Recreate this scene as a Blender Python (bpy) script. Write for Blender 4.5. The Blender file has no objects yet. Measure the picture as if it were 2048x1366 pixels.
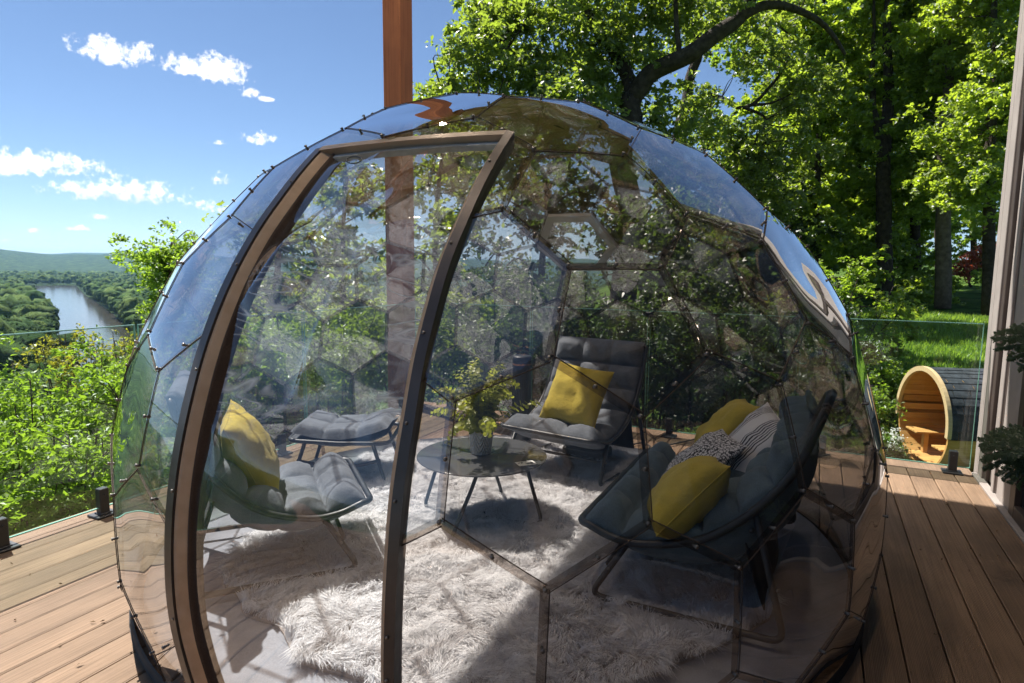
import bpy, bmesh, math, random
import numpy as np
from mathutils import Vector, Matrix, noise as mnoise

R = math.radians
PI = math.pi
sc = bpy.context.scene
col = sc.collection
rng = np.random.default_rng(11)
random.seed(11)

# ------------------------------------------------------------------ camera
FPX, CAMH = 1230.0, 1.45                    # focal length in pixels of the 2048 wide photograph, eye height above the deck
MC = np.array([[0.8952396479765655, 0.060282010125474406, -0.4414884505239377],
               [0.4454953387811188, -0.10121711953644524, 0.8895442641246366],
               [0.008937327066377627, -0.9930363407086253, -0.11746893298626422]])
EYE = np.array([0.0, 0.0, CAMH])
RIGHT, DOWN, FWD = MC[:, 0], MC[:, 1], MC[:, 2]
cd = bpy.data.cameras.new('camera')
cam = bpy.data.objects.new('camera', cd)
col.objects.link(cam)
cd.sensor_width = 36.0
cd.lens = FPX / 2048 * 36
cd.clip_start, cd.clip_end = 0.05, 60000
cam.matrix_world = Matrix(((RIGHT[0], -DOWN[0], -FWD[0], EYE[0]),
                           (RIGHT[1], -DOWN[1], -FWD[1], EYE[1]),
                           (RIGHT[2], -DOWN[2], -FWD[2], EYE[2]),
                           (0, 0, 0, 1)))
cd.dof.use_dof = True
cd.dof.focus_distance = 3.0
cd.dof.aperture_fstop = 6.3
sc.camera = cam


def ray(x, y):
    return RIGHT * (x - 1024) / FPX + DOWN * (y - 683) / FPX + FWD


def at(x, y, depth):
    """point seen at photograph pixel (x, y), at a depth in metres in front of the camera"""
    return EYE + ray(x, y) * depth


def on_z(x, y, z=0.0):
    v = ray(x, y)
    return EYE + v * (z - EYE[2]) / v[2]


def on_axis(x, y, axis, val):
    v = ray(x, y)
    return EYE + v * (val - EYE[axis]) / v[axis]


# ------------------------------------------------------------------ sun, sky, exposure
SUN_DIR = np.array([-0.61, 0.20, 1.0])
SUN_DIR /= np.linalg.norm(SUN_DIR)
SUN_EL = math.asin(SUN_DIR[2])
SUN_AZ = math.atan2(SUN_DIR[0], SUN_DIR[1])          # clockwise from +Y
sl = bpy.data.lights.new('sun', 'SUN')
sl.energy = 4.6
sl.angle = R(0.53)
sl.color = (1.0, 0.965, 0.91)
sun = bpy.data.objects.new('sun', sl)
col.objects.link(sun)
sun.rotation_euler = Vector((-SUN_DIR[0], -SUN_DIR[1], -SUN_DIR[2])).to_track_quat('-Z', 'Y').to_euler()

w = bpy.data.worlds.new('World')
sc.world = w
w.use_nodes = True
nt = w.node_tree
nt.nodes.clear()
NL = nt.links


def wn(t, **kw):
    n = nt.nodes.new(t)
    for k, v in kw.items():
        setattr(n, k, v)
    return n


def wmath(op, a, b=None, clamp=False):
    n = wn('ShaderNodeMath', operation=op, use_clamp=clamp)
    for i, v in enumerate((a, b)):
        if v is None:
            continue
        if isinstance(v, (int, float)):
            n.inputs[i].default_value = v
        else:
            NL.new(v, n.inputs[i])
    return n.outputs[0]


sky = wn('ShaderNodeTexSky', sky_type='NISHITA')
sky.sun_disc = False
sky.sun_elevation = SUN_EL
sky.sun_rotation = SUN_AZ
sky.altitude = 900
sky.air_density = 0.8
sky.dust_density = 0.1
sky.ozone_density = 3.0
SKY_STRENGTH = 0.05
tc = wn('ShaderNodeTexCoord')
DIRV = tc.outputs['Generated']
nz1 = wn('ShaderNodeTexNoise')
nz1.inputs['Scale'].default_value = 36
nz1.inputs['Detail'].default_value = 9
nz1.inputs['Roughness'].default_value = 0.62
NL.new(DIRV, nz1.inputs['Vector'])
cn = wmath('SUBTRACT', nz1.outputs['Fac'], 0.5)
# small fair weather clouds, each a direction in the sky with its own width and height
CLOUDS = [(228, 108, 76, 36), (366, 134, 42, 27), (440, 146, 58, 36), (497, 187, 18, 13), (530, 199, 16, 7),
          (80, 332, 118, 34), (10, 338, 50, 22), (245, 386, 128, 32), (521, 281, 31, 17), (440, 286, 18, 6),
          (448, 361, 25, 17), (402, 413, 32, 15), (440, 421, 20, 10), (200, 435, 19, 8), (78, 463, 24, 7),
          (160, 458, 19, 8), (8, 482, 22, 5), (355, 395, 10, 10), (-160, 250, 110, 40), (-260, 400, 120, 30)]
dens = None
shade = None
for (cx, cy, hw, hh) in CLOUDS:
    d = ray(cx, cy)
    d = d / np.linalg.norm(d)
    rt = np.cross(d, [0, 0, 1.0])
    rt /= np.linalg.norm(rt)
    up = np.cross(rt, d)
    s = np.linalg.norm(ray(cx, cy))
    da = wn('ShaderNodeVectorMath', operation='DOT_PRODUCT')
    NL.new(DIRV, da.inputs[0])
    da.inputs[1].default_value = tuple(rt * FPX * s / hw)
    db = wn('ShaderNodeVectorMath', operation='DOT_PRODUCT')
    NL.new(DIRV, db.inputs[0])
    db.inputs[1].default_value = tuple(up * FPX * s / hh)
    b0 = db.outputs['Value']
    c0 = wmath('SUBTRACT', b0, float(np.dot(d, up) * FPX * s / hh))
    low = wmath('MULTIPLY', wmath('MINIMUM', c0, 0.0), 1.7)          # flatter underside
    b = wmath('ADD', wmath('MAXIMUM', c0, 0.0), low)
    r2 = wmath('ADD', wmath('MULTIPLY', da.outputs['Value'], da.outputs['Value']), wmath('MULTIPLY', b, b))
    front = wn('ShaderNodeVectorMath', operation='DOT_PRODUCT')
    NL.new(DIRV, front.inputs[0])
    front.inputs[1].default_value = tuple(d)
    g = wmath('MULTIPLY', wmath('SUBTRACT', 1.0, r2), 1.3 if hw > 40 else 0.8)
    g = wmath('SUBTRACT', g, wmath('MULTIPLY', wmath('LESS_THAN', front.outputs['Value'], 0.0), 50.0))
    sh = wmath('MULTIPLY', wmath('ADD', c0, 0.9), 0.9)
    dens = g if dens is None else wmath('MAXIMUM', dens, g)
    sb = wmath('SUBTRACT', sh, wmath('MULTIPLY', wmath('LESS_THAN', g, -1.2), 40.0))
    shade = sb if shade is None else wmath('MAXIMUM', shade, sb)
dens = wmath('MAXIMUM', dens, -3.0)
nz2 = wn('ShaderNodeTexNoise')
nz2.inputs['Scale'].default_value = 105
nz2.inputs['Detail'].default_value = 6
nz2.inputs['Roughness'].default_value = 0.6
NL.new(DIRV, nz2.inputs['Vector'])
puff = wmath('ADD', dens, wmath('ADD', wmath('MULTIPLY', cn, 4.4), wmath('MULTIPLY', wmath('SUBTRACT', nz2.outputs['Fac'], 0.5), 4.2)))
mr = wn('ShaderNodeMapRange', interpolation_type='SMOOTHSTEP')
NL.new(puff, mr.inputs['Value'])
mr.inputs['From Min'].default_value = 0.0
mr.inputs['From Max'].default_value = 1.35
ms = wn('ShaderNodeMapRange')
NL.new(wmath('ADD', shade, wmath('MULTIPLY', cn, 2.5)), ms.inputs['Value'])
ms.inputs['From Min'].default_value = 0.0
ms.inputs['From Max'].default_value = 1.0
ms.inputs['To Min'].default_value = 0.0
ms.inputs['To Max'].default_value = 1.0
cmix = wn('ShaderNodeMix', data_type='RGBA')
NL.new(ms.outputs['Result'], cmix.inputs['Factor'])
CL = 11.5
cmix.inputs['A'].default_value = (0.42 * CL, 0.50 * CL, 0.60 * CL, 1)
cmix.inputs['B'].default_value = (0.98 * CL, 0.97 * CL, 0.96 * CL, 1)
fm = wn('ShaderNodeMix', data_type='RGBA')
NL.new(wmath('MULTIPLY', mr.outputs['Result'], 0.95), fm.inputs['Factor'])
NL.new(sky.outputs['Color'], fm.inputs['A'])
NL.new(cmix.outputs['Result'], fm.inputs['B'])
bg = wn('ShaderNodeBackground')
bg.inputs['Strength'].default_value = SKY_STRENGTH
NL.new(fm.outputs['Result'], bg.inputs['Color'])
wo = wn('ShaderNodeOutputWorld')
NL.new(bg.outputs['Background'], wo.inputs['Surface'])

sc.view_settings.view_transform = 'Standard'
sc.view_settings.look = 'None'
sc.view_settings.gamma = 1.0
sc.view_settings.use_curve_mapping = False
sc.view_settings.exposure = 1.42
sc.render.engine = 'CYCLES'
cy = sc.cycles
cy.use_denoising = True
cy.max_bounces = 8
cy.diffuse_bounces = 4
cy.glossy_bounces = 4
cy.transmission_bounces = 4
cy.transparent_max_bounces = 40
cy.volume_bounces = 0
cy.caustics_reflective = False
cy.caustics_refractive = False
cy.sample_clamp_indirect = 6
sc.render.film_transparent = False


# ------------------------------------------------------------------ materials
def M(name):
    m = bpy.data.materials.new(name)
    m.use_nodes = True
    m.node_tree.nodes.clear()
    return m


class NT:
    """small helper for writing node trees"""
    def __init__(s, name):
        s.m = M(name)
        s.t = s.m.node_tree
        s.out = s.t.nodes.new('ShaderNodeOutputMaterial')

    def n(s, t, ins=None, **kw):
        nd = s.t.nodes.new(t)
        for k, v in kw.items():
            setattr(nd, k, v)
        for k, v in (ins or {}).items():
            if isinstance(v, bpy.types.NodeSocket):
                s.t.links.new(v, nd.inputs[k])
            else:
                nd.inputs[k].default_value = v
        return nd

    def math(s, op, a, b=0.0, clamp=False):
        return s.n('ShaderNodeMath', {0: a, 1: b}, operation=op, use_clamp=clamp).outputs[0]

    def mixc(s, f, a, b):
        return s.n('ShaderNodeMix', {'Factor': f, 'A': a, 'B': b}, data_type='RGBA').outputs['Result']

    def ramp(s, f, stops):
        nd = s.n('ShaderNodeValToRGB', {0: f})
        e = nd.color_ramp.elements
        while len(e) < len(stops):
            e.new(0.5)
        for i, (p, c) in enumerate(stops):
            e[i].position = p
            e[i].color = (*c, 1) if len(c) == 3 else c
        return nd.outputs['Color']

    def coord(s, kind='Object', scale=(1, 1, 1), loc=None):
        tcn = s.n('ShaderNodeTexCoord')
        mp = s.n('ShaderNodeMapping', {'Vector': tcn.outputs[kind], 'Scale': scale})
        if loc is not None:
            s.t.links.new(loc, mp.inputs['Location'])
        return mp.outputs['Vector']

    def noise(s, vec, scale, detail=4, rough=0.55, dist=0.0):
        return s.n('ShaderNodeTexNoise', {'Vector': vec, 'Scale': scale, 'Detail': detail, 'Roughness': rough,
                                          'Distortion': dist}).outputs['Fac']

    def bump(s, h, strength=0.3, dist=0.01):
        return s.n('ShaderNodeBump', {'Height': h, 'Strength': strength, 'Distance': dist}).outputs['Normal']

    def bsdf(s, **ins):
        nd = s.n('ShaderNodeBsdfPrincipled', ins)
        return nd

    def done(s, surf):
        s.t.links.new(surf, s.out.inputs['Surface'])
        return s.m


def c4(c):
    return (c[0], c[1], c[2], 1)


def simple(name, c, rough=0.6, var=0.25, scale=8.0, metallic=0.0, bump=0.15, bscale=120.0, spec=0.5, bdist=0.002, coat=0.0):
    """a plain surface with mottled colour and fine relief"""
    t = NT(name)
    v = t.coord('Object')
    n1 = t.noise(v, scale, 5)
    a = tuple(x * (1 - var) for x in c)
    b = tuple(min(1, x * (1 + var)) for x in c)
    cc = t.ramp(n1, [(0.3, a), (0.7, b)])
    nb = t.noise(v, bscale, 3)
    rr = t.math('ADD', t.math('MULTIPLY', t.noise(v, scale * 2.3, 4), 0.25), rough - 0.12, True)
    p = t.bsdf(**{'Base Color': cc, 'Roughness': rr, 'Metallic': metallic, 'Normal': t.bump(nb, bump, bdist),
                  'Specular IOR Level': spec, 'Coat Weight': coat})
    return t.done(p.outputs[0])


def fabric(name, c, var=0.2, weave=900.0, dark=0.7):
    t = NT(name)
    v = t.coord('Object')
    n1 = t.noise(v, 7, 5)
    n2 = t.noise(v, 260, 2)
    f = t.math('ADD', t.math('MULTIPLY', n1, 0.55), t.math('MULTIPLY', n2, 0.45))
    cc = t.ramp(f, [(0.32, tuple(x * (1 - var) * dark for x in c)), (0.68, tuple(x * (1 + var) for x in c))])
    h = t.math('ADD', t.math('MULTIPLY', t.noise(v, weave, 2), 0.35), t.math('MULTIPLY', t.noise(v, 38, 4), 1.0))
    p = t.bsdf(**{'Base Color': cc, 'Roughness': 0.92, 'Normal': t.bump(h, 0.6, 0.006), 'Sheen Weight': 0.12,
                  'Sheen Roughness': 0.5, 'Specular IOR Level': 0.2})
    return t.done(p.outputs[0])


def sheet_glass(name, tint, ior=1.5, gain=1.7, dust=0.03, dustcol=(0.5, 0.5, 0.5), scratch=0.0, wob=0.0, painted_glints=None):
    """thin clear sheet: tinted straight-through light plus mirror reflection that grows towards grazing view"""
    t = NT(name)
    geo = t.n('ShaderNodeNewGeometry')
    ii = t.math('ADD', t.math('MULTIPLY', geo.outputs['Backfacing'], 1.0 / ior - ior), ior)
    v = t.coord('Object')
    nrm = None
    if wob:
        nrm = t.bump(t.noise(v, 3.2, 2), wob, 0.03)
    fr = t.n('ShaderNodeFresnel', {'IOR': ii})
    if nrm is not None:
        t.t.links.new(nrm, fr.inputs['Normal'])
    f = t.math('MULTIPLY', fr.outputs[0], gain, True)
    tr = t.n('ShaderNodeBsdfTransparent', {'Color': c4(tint)})
    gl = t.n('ShaderNodeBsdfGlossy', {'Color': (0.97, 0.98, 1, 1), 'Roughness': 0.0})
    if nrm is not None:
        t.t.links.new(nrm, gl.inputs['Normal'])
    df = t.n('ShaderNodeBsdfDiffuse', {'Color': c4(dustcol)})
    dn = t.noise(v, 5.0, 6, 0.7)
    dd = t.n('ShaderNodeMapRange', {'Value': dn, 'From Min': 0.4, 'From Max': 0.8, 'To Min': dust * 0.25, 'To Max': dust * 2}).outputs[0]
    if scratch:
        sv = t.coord('Object', (160, 160, 4))
        sn = t.noise(sv, 1.0, 2, 0.5)
        ss = t.n('ShaderNodeMapRange', {'Value': sn, 'From Min': 0.69, 'From Max': 0.75, 'To Min': 0.0, 'To Max': scratch}).outputs[0]
        dd = t.math('ADD', dd, ss, True)
    m1 = t.n('ShaderNodeMixShader', {0: dd, 1: tr.outputs[0], 2: df.outputs[0]})
    if painted_glints:
        # painted-on sky glints of rumpled vinyl, as thin swirling white lines
        z0, z1, amt = painted_glints
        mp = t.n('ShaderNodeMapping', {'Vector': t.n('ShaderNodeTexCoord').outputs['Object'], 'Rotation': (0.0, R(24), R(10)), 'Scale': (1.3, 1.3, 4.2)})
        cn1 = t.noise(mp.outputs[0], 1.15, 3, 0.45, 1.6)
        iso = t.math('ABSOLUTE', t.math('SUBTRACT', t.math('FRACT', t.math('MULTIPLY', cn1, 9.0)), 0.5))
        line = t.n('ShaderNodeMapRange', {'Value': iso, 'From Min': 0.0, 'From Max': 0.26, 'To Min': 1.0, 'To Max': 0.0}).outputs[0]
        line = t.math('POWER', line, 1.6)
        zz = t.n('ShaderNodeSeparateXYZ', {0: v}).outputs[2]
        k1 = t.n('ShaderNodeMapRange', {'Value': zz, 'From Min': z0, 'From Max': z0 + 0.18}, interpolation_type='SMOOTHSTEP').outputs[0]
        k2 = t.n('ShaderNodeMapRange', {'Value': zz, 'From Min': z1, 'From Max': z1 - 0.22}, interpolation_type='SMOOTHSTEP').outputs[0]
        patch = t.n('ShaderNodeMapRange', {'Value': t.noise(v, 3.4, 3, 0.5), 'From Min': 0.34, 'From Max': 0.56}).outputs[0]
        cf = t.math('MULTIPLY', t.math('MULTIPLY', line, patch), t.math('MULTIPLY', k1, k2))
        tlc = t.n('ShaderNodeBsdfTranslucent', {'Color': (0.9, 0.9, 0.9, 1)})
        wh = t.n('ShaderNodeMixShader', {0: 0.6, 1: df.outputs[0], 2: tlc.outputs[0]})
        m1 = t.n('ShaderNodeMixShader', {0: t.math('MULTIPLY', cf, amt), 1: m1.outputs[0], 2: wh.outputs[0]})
    m2 = t.n('ShaderNodeMixShader', {0: f, 1: m1.outputs[0], 2: gl.outputs[0]})
    return t.done(m2.outputs[0])


def leafmat(name, dark, light, trans, gloss=0.08, nscale=0.5):
    t = NT(name)
    geo = t.n('ShaderNodeNewGeometry')
    v = t.coord('Object')
    n1 = t.noise(v, nscale, 3)
    f = t.math('ADD', t.math('MULTIPLY', geo.outputs['Random Per Island'], 0.6), t.math('MULTIPLY', n1, 0.5), True)
    oi = t.n('ShaderNodeObjectInfo')
    r1 = oi.outputs['Random']
    r2_ = t.math('FRACT', t.math('MULTIPLY', r1, 17.31))
    cc = t.ramp(f, [(0.2, dark), (0.8, light)])
    cc = t.n('ShaderNodeHueSaturation', {'Color': cc, 'Hue': t.math('ADD', t.math('MULTIPLY', r1, 0.05), 0.474), 'Saturation': t.math('ADD', t.math('MULTIPLY', r2_, 0.25), 0.74),
                                         'Value': t.math('ADD', t.math('MULTIPLY', r2_, 0.40), 0.98)}).outputs[0]
    df = t.n('ShaderNodeBsdfDiffuse', {'Color': cc})
    tcol = t.mixc(0.75, cc, c4(trans))
    tl = t.n('ShaderNodeBsdfTranslucent', {'Color': tcol})
    m1 = t.n('ShaderNodeMixShader', {0: 0.56, 1: df.outputs[0], 2: tl.outputs[0]})
    gl = t.n('ShaderNodeBsdfGlossy', {'Color': (1, 1, 1, 1), 'Roughness': 0.45})
    fr = t.n('ShaderNodeLayerWeight', {'Blend': 0.25})
    gf = t.math('ADD', t.math('MULTIPLY', fr.outputs['Facing'], gloss * 1.5), gloss * 0.5)
    m2 = t.n('ShaderNodeMixShader', {0: gf, 1: m1.outputs[0], 2: gl.outputs[0]})
    return t.done(m2.outputs[0])


def woodmat(name, c1, c2, rough=0.6, axis=1, grain=60.0, streak=2.0, bump=0.25, rand=0.25, ribs=0.0):
    """timber or composite board with grain along one axis; every board is shifted by its own random number"""
    t = NT(name)
    oi = t.n('ShaderNodeObjectInfo')
    sc3 = [grain, grain, grain]
    sc3[axis] = streak
    loc = t.n('ShaderNodeCombineXYZ', {0: t.math('MULTIPLY', oi.outputs['Random'], 37.0), 1: t.math('MULTIPLY', oi.outputs['Random'], 91.0), 2: 0.0})
    v = t.coord('Object', tuple(sc3), loc.outputs[0])
    n1 = t.noise(v, 1.0, 6, 0.6, 0.6)
    v2 = t.coord('Object', (3, 3, 3), loc.outputs[0])
    n2 = t.noise(v2, 1.0, 4)
    f = t.math('ADD', t.math('MULTIPLY', n1, 0.65), t.math('MULTIPLY', n2, 0.35))
    cc = t.ramp(f, [(0.3, c1), (0.72, c2)])
    k = t.math('ADD', t.math('MULTIPLY', oi.outputs['Random'], rand), 1 - rand / 2)
    hs = t.n('ShaderNodeHueSaturation', {'Color': cc, 'Value': k})
    if ribs:
        wv_ = t.noise(t.coord('Object', (1.1, 0.6, 1), loc.outputs[0]), 1.6, 5, 0.65)
        wear = t.n('ShaderNodeMapRange', {'Value': wv_, 'From Min': 0.35, 'From Max': 0.7, 'To Min': 0.78, 'To Max': 1.12}).outputs[0]
        hs = t.n('ShaderNodeHueSaturation', {'Color': hs.outputs[0], 'Value': wear, 'Saturation': 0.92})
    h = n1
    if ribs:
        tcn = t.n('ShaderNodeTexCoord')
        sx = t.n('ShaderNodeSeparateXYZ', {0: tcn.outputs['Object']})
        wv = t.math('SINE', t.math('ADD', t.math('MULTIPLY', sx.outputs[0 if axis == 1 else 1], ribs), t.math('MULTIPLY', n1, 3.0)))
        h = t.math('ADD', n1, t.math('MULTIPLY', wv, 0.35))
    p = t.bsdf(**{'Base Color': hs.outputs[0], 'Roughness': rough, 'Normal': t.bump(h, bump, 0.004), 'Specular IOR Level': 0.35})
    return t.done(p.outputs[0])


MAT = {}
MAT['deck'] = woodmat('deck_board_composite', (0.155, 0.093, 0.050), (0.335, 0.210, 0.121), 0.62, 1, 110, 2.2, 0.8, 0.26, 1100)
MAT['cedar'] = woodmat('cedar_post', (0.17, 0.052, 0.020), (0.40, 0.145, 0.058), 0.6, 2, 40, 1.3, 0.3, 0.1)
MAT['soffit'] = woodmat('brown_soffit', (0.30, 0.19, 0.125), (0.50, 0.34, 0.225), 0.6, 1, 30, 1.0, 0.2, 0.3)
MAT['pine'] = woodmat('sauna_timber', (0.42, 0.20, 0.06), (0.66, 0.38, 0.14), 0.5, 0, 30, 1.2, 0.2, 0.3)
MAT['black_metal'] = simple('black_powder_coat', (0.022, 0.023, 0.026), 0.42, 0.3, 14, 0.0, 0.2, 300)
MAT['steel'] = simple('bolt_steel', (0.20, 0.185, 0.17), 0.45, 0.3, 20, 0.9, 0.1)
MAT['bronze'] = simple('bronze_door_frame', (0.085, 0.074, 0.068), 0.38, 0.25, 6, 0.45, 0.15, 160)
MAT['bronze_light'] = simple('header_alloy', (0.27, 0.225, 0.18), 0.40, 0.2, 6, 0.5, 0.12, 160)
t = NT('zip_flap_canvas')
v = t.coord('Object')
cc = t.ramp(t.noise(v, 22, 4), [(0.3, (0.60, 0.47, 0.33)), (0.7, (0.76, 0.62, 0.46))])
nb = t.bump(t.noise(v, 500, 2), 0.3, 0.003)
df = t.n('ShaderNodeBsdfDiffuse', {'Color': cc, 'Normal': nb})
tl = t.n('ShaderNodeBsdfTranslucent', {'Color': (0.80, 0.52, 0.24, 1)})
MAT['canvas'] = t.done(t.n('ShaderNodeMixShader', {0: 0.45, 1: df.outputs[0], 2: tl.outputs[0]}).outputs[0])
MAT['brown_tape'] = fabric('brown_binding_tape', (0.075, 0.05, 0.036), 0.2)
MAT['cushion'] = fabric('charcoal_cushion', (0.15, 0.165, 0.19), 0.3)
MAT['sofa_cushion'] = fabric('blue_grey_cushion', (0.105, 0.150, 0.180), 0.3)
MAT['cushion_dark'] = fabric('dark_sling_fabric', (0.03, 0.033, 0.04), 0.25)
MAT['yellow'] = fabric('mustard_linen', (0.50, 0.39, 0.055), 0.14, 700, 0.85)
MAT['groundsheet'] = fabric('grey_groundsheet', (0.35, 0.365, 0.41), 0.1)
MAT['skirt'] = simple('black_vinyl_skirt', (0.018, 0.018, 0.02), 0.7, 0.3, 10)
MAT['panel'] = sheet_glass('smoked_polycarbonate', (0.755, 0.735, 0.715), 1.585, 2.5, 0.012, (0.42, 0.41, 0.40), 0.0, 0.006)
MAT['strip'] = sheet_glass('smoked_seam_strip', (0.53, 0.49, 0.46), 1.5, 1.6, 0.08, (0.16, 0.14, 0.13))
MAT['film'] = sheet_glass('clear_vinyl_film', (0.90, 0.92, 0.93), 1.5, 2.0, 0.03, (0.6, 0.6, 0.62), painted_glints=(0.92, 1.62, 1.0))
MAT['rail_glass'] = sheet_glass('green_rail_glass', (0.80, 0.88, 0.82), 1.5, 1.5, 0.012, (0.5, 0.52, 0.5))
MAT['glass_edge'] = simple('glass_edge', (0.25, 0.50, 0.42), 0.15, 0.1, 5, 0, 0.0)
MAT['taupe'] = simple('taupe_siding', (0.27, 0.235, 0.212), 0.6, 0.12, 5, 0, 0.12, 200)
MAT['brown_trim'] = simple('dark_brown_trim', (0.05, 0.036, 0.03), 0.5, 0.2, 6)
MAT['trunk'] = simple('bark', (0.055, 0.042, 0.032), 0.9, 0.5, 5, 0, 1.0, 14, 0.2, 0.05)
MAT['trunk_pale'] = simple('pale_bark', (0.15, 0.115, 0.085), 0.9, 0.4, 5, 0, 1.0, 14, 0.2, 0.05)
# ------------------------------------------------------------------ mesh helpers
def link(o, parent=None):
    col.objects.link(o)
    if parent is not None:
        o.parent = parent
    return o


def tag(o, label=None, cat=None, group=None, kind=None):
    if label:
        o['label'] = label
    if cat:
        o['category'] = cat
    if group:
        o['group'] = group
    if kind:
        o['kind'] = kind
    return o


def empty(name, loc=(0, 0, 0), rz=0.0):
    o = bpy.data.objects.new(name, None)
    o.empty_display_size = 0.1
    o.location = loc
    o.rotation_euler = (0, 0, rz)
    return link(o)


class MB:
    """collects shapes and links them as one mesh object"""
    def __init__(s):
        s.v, s.f, s.sm = [], [], []

    def add(s, V, F, smooth=False, xf=None):
        k = len(s.v)
        for p in V:
            s.v.append(tuple(xf @ Vector(p)) if xf is not None else tuple(float(q) for q in p))
        for q in F:
            s.f.append([i + k for i in q])
            s.sm.append(smooth)
        return s

    def box(s, lo, hi, ch=0.0, xf=None):
        (x0, y0, z0), (x1, y1, z1) = lo, hi
        if ch <= 0:
            V = [(x0, y0, z0), (x1, y0, z0), (x1, y1, z0), (x0, y1, z0), (x0, y0, z1), (x1, y0, z1), (x1, y1, z1), (x0, y1, z1)]
            F = [(0, 3, 2, 1), (4, 5, 6, 7), (0, 1, 5, 4), (1, 2, 6, 5), (2, 3, 7, 6), (3, 0, 4, 7)]
            return s.add(V, F, False, xf)
        bm = bmesh.new()
        vs = [bm.verts.new(p) for p in [(x0, y0, z0), (x1, y0, z0), (x1, y1, z0), (x0, y1, z0), (x0, y0, z1), (x1, y0, z1), (x1, y1, z1), (x0, y1, z1)]]
        for q in [(0, 3, 2, 1), (4, 5, 6, 7), (0, 1, 5, 4), (1, 2, 6, 5), (2, 3, 7, 6), (3, 0, 4, 7)]:
            bm.faces.new([vs[i] for i in q])
        bmesh.ops.bevel(bm, geom=bm.edges[:], offset=ch, segments=1, affect='EDGES')
        bm.verts.index_update()
        V = [v.co[:] for v in bm.verts]
        F = [[v.index for v in f.verts] for f in bm.faces]
        bm.free()
        return s.add(V, F, False, xf)

    def tube(s, pts, r, n=10, closed=False, cap=True, smooth=True, flat=None):
        """round bar along a path; r a number or one per point; flat = (normal-wise) scale pair for an oval section"""
        P = np.array(pts, float)
        m = len(P)
        rr = np.full(m, r, float) if np.isscalar(r) else np.array(r, float)
        if closed:
            T = np.roll(P, -1, 0) - np.roll(P, 1, 0)
        else:
            T = np.gradient(P, axis=0)
        T /= np.linalg.norm(T, axis=1)[:, None] + 1e-12
        up = np.array([0, 0, 1.0]) if abs(T[0][2]) < 0.9 else np.array([1.0, 0, 0])
        N = np.cross(T[0], up)
        N /= np.linalg.norm(N)
        V, Fc = [], []
        for i in range(m):
            N = N - T[i] * np.dot(N, T[i])
            N /= np.linalg.norm(N) + 1e-12
            B = np.cross(T[i], N)
            for k in range(n):
                a = 2 * PI * k / n
                V.append(P[i] + (N * math.cos(a) + B * math.sin(a)) * rr[i])
        mm = m if closed else m - 1
        for i in range(mm):
            j = (i + 1) % m
            for k in range(n):
                l = (k + 1) % n
                Fc.append((i * n + k, i * n + l, j * n + l, j * n + k))
        if cap and not closed:
            Fc.append(tuple(range(n))[::-1])
            Fc.append(tuple(range((m - 1) * n, m * n)))
        return s.add(V, Fc, smooth)

    def cyl(s, c, r, h, n=16, r2=None, axis=(0, 0, 1), smooth=True):
        a = np.array(axis, float)
        a /= np.linalg.norm(a)
        c = np.array(c, float)
        return s.tube([c, c + a * h], [r, r if r2 is None else r2], n, smooth=smooth)

    def lathe(s, prof, n=32, c=(0, 0, 0), smooth=True):
        V, Fc = [], []
        for (r, z) in prof:
            for k in range(n):
                a = 2 * PI * k / n
                V.append((c[0] + r * math.cos(a), c[1] + r * math.sin(a), c[2] + z))
        for i in range(len(prof) - 1):
            for k in range(n):
                l = (k + 1) % n
                Fc.append((i * n + k, i * n + l, (i + 1) * n + l, (i + 1) * n + k))
        return s.add(V, Fc, smooth)

    def grid(s, G, smooth=True, flip=False):
        """G: rows x cols x 3 array"""
        G = np.array(G, float)
        a, b = G.shape[:2]
        Fc = []
        for i in range(a - 1):
            for j in range(b - 1):
                q = (i * b + j, i * b + j + 1, (i + 1) * b + j + 1, (i + 1) * b + j)
                Fc.append(q[::-1] if flip else q)
        return s.add(G.reshape(-1, 3), Fc, smooth)

    def prism(s, poly, axis_lo, axis_hi, axis=1, smooth=False, xf=None):
        """2-D outline pushed along an axis (0 x, 1 y, 2 z); outline given in the other two coordinates"""
        n = len(poly)

        def p3(q, h):
            return (h, q[0], q[1]) if axis == 0 else ((q[0], h, q[1]) if axis == 1 else (q[0], q[1], h))
        V = [p3(q, axis_lo) for q in poly] + [p3(q, axis_hi) for q in poly]
        Fc = [tuple(range(n)), tuple(range(n, 2 * n))[::-1]]
        for i in range(n):
            j = (i + 1) % n
            Fc.append((i, i + n, j + n, j))
        return s.add(V, Fc, smooth, xf)

    def mesh(s, name, mat, recalc=True):
        me = bpy.data.meshes.new(name)
        me.from_pydata(s.v, [], s.f)
        me.polygons.foreach_set('use_smooth', s.sm)
        if recalc:
            bm = bmesh.new()
            bm.from_mesh(me)
            bmesh.ops.recalc_face_normals(bm, faces=bm.faces[:])
            bm.to_mesh(me)
            bm.free()
        me.materials.append(mat)
        me.update()
        return me

    def build(s, name, mat, parent=None, recalc=True):
        return link(bpy.data.objects.new(name, s.mesh(name, mat, recalc)), parent)


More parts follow.
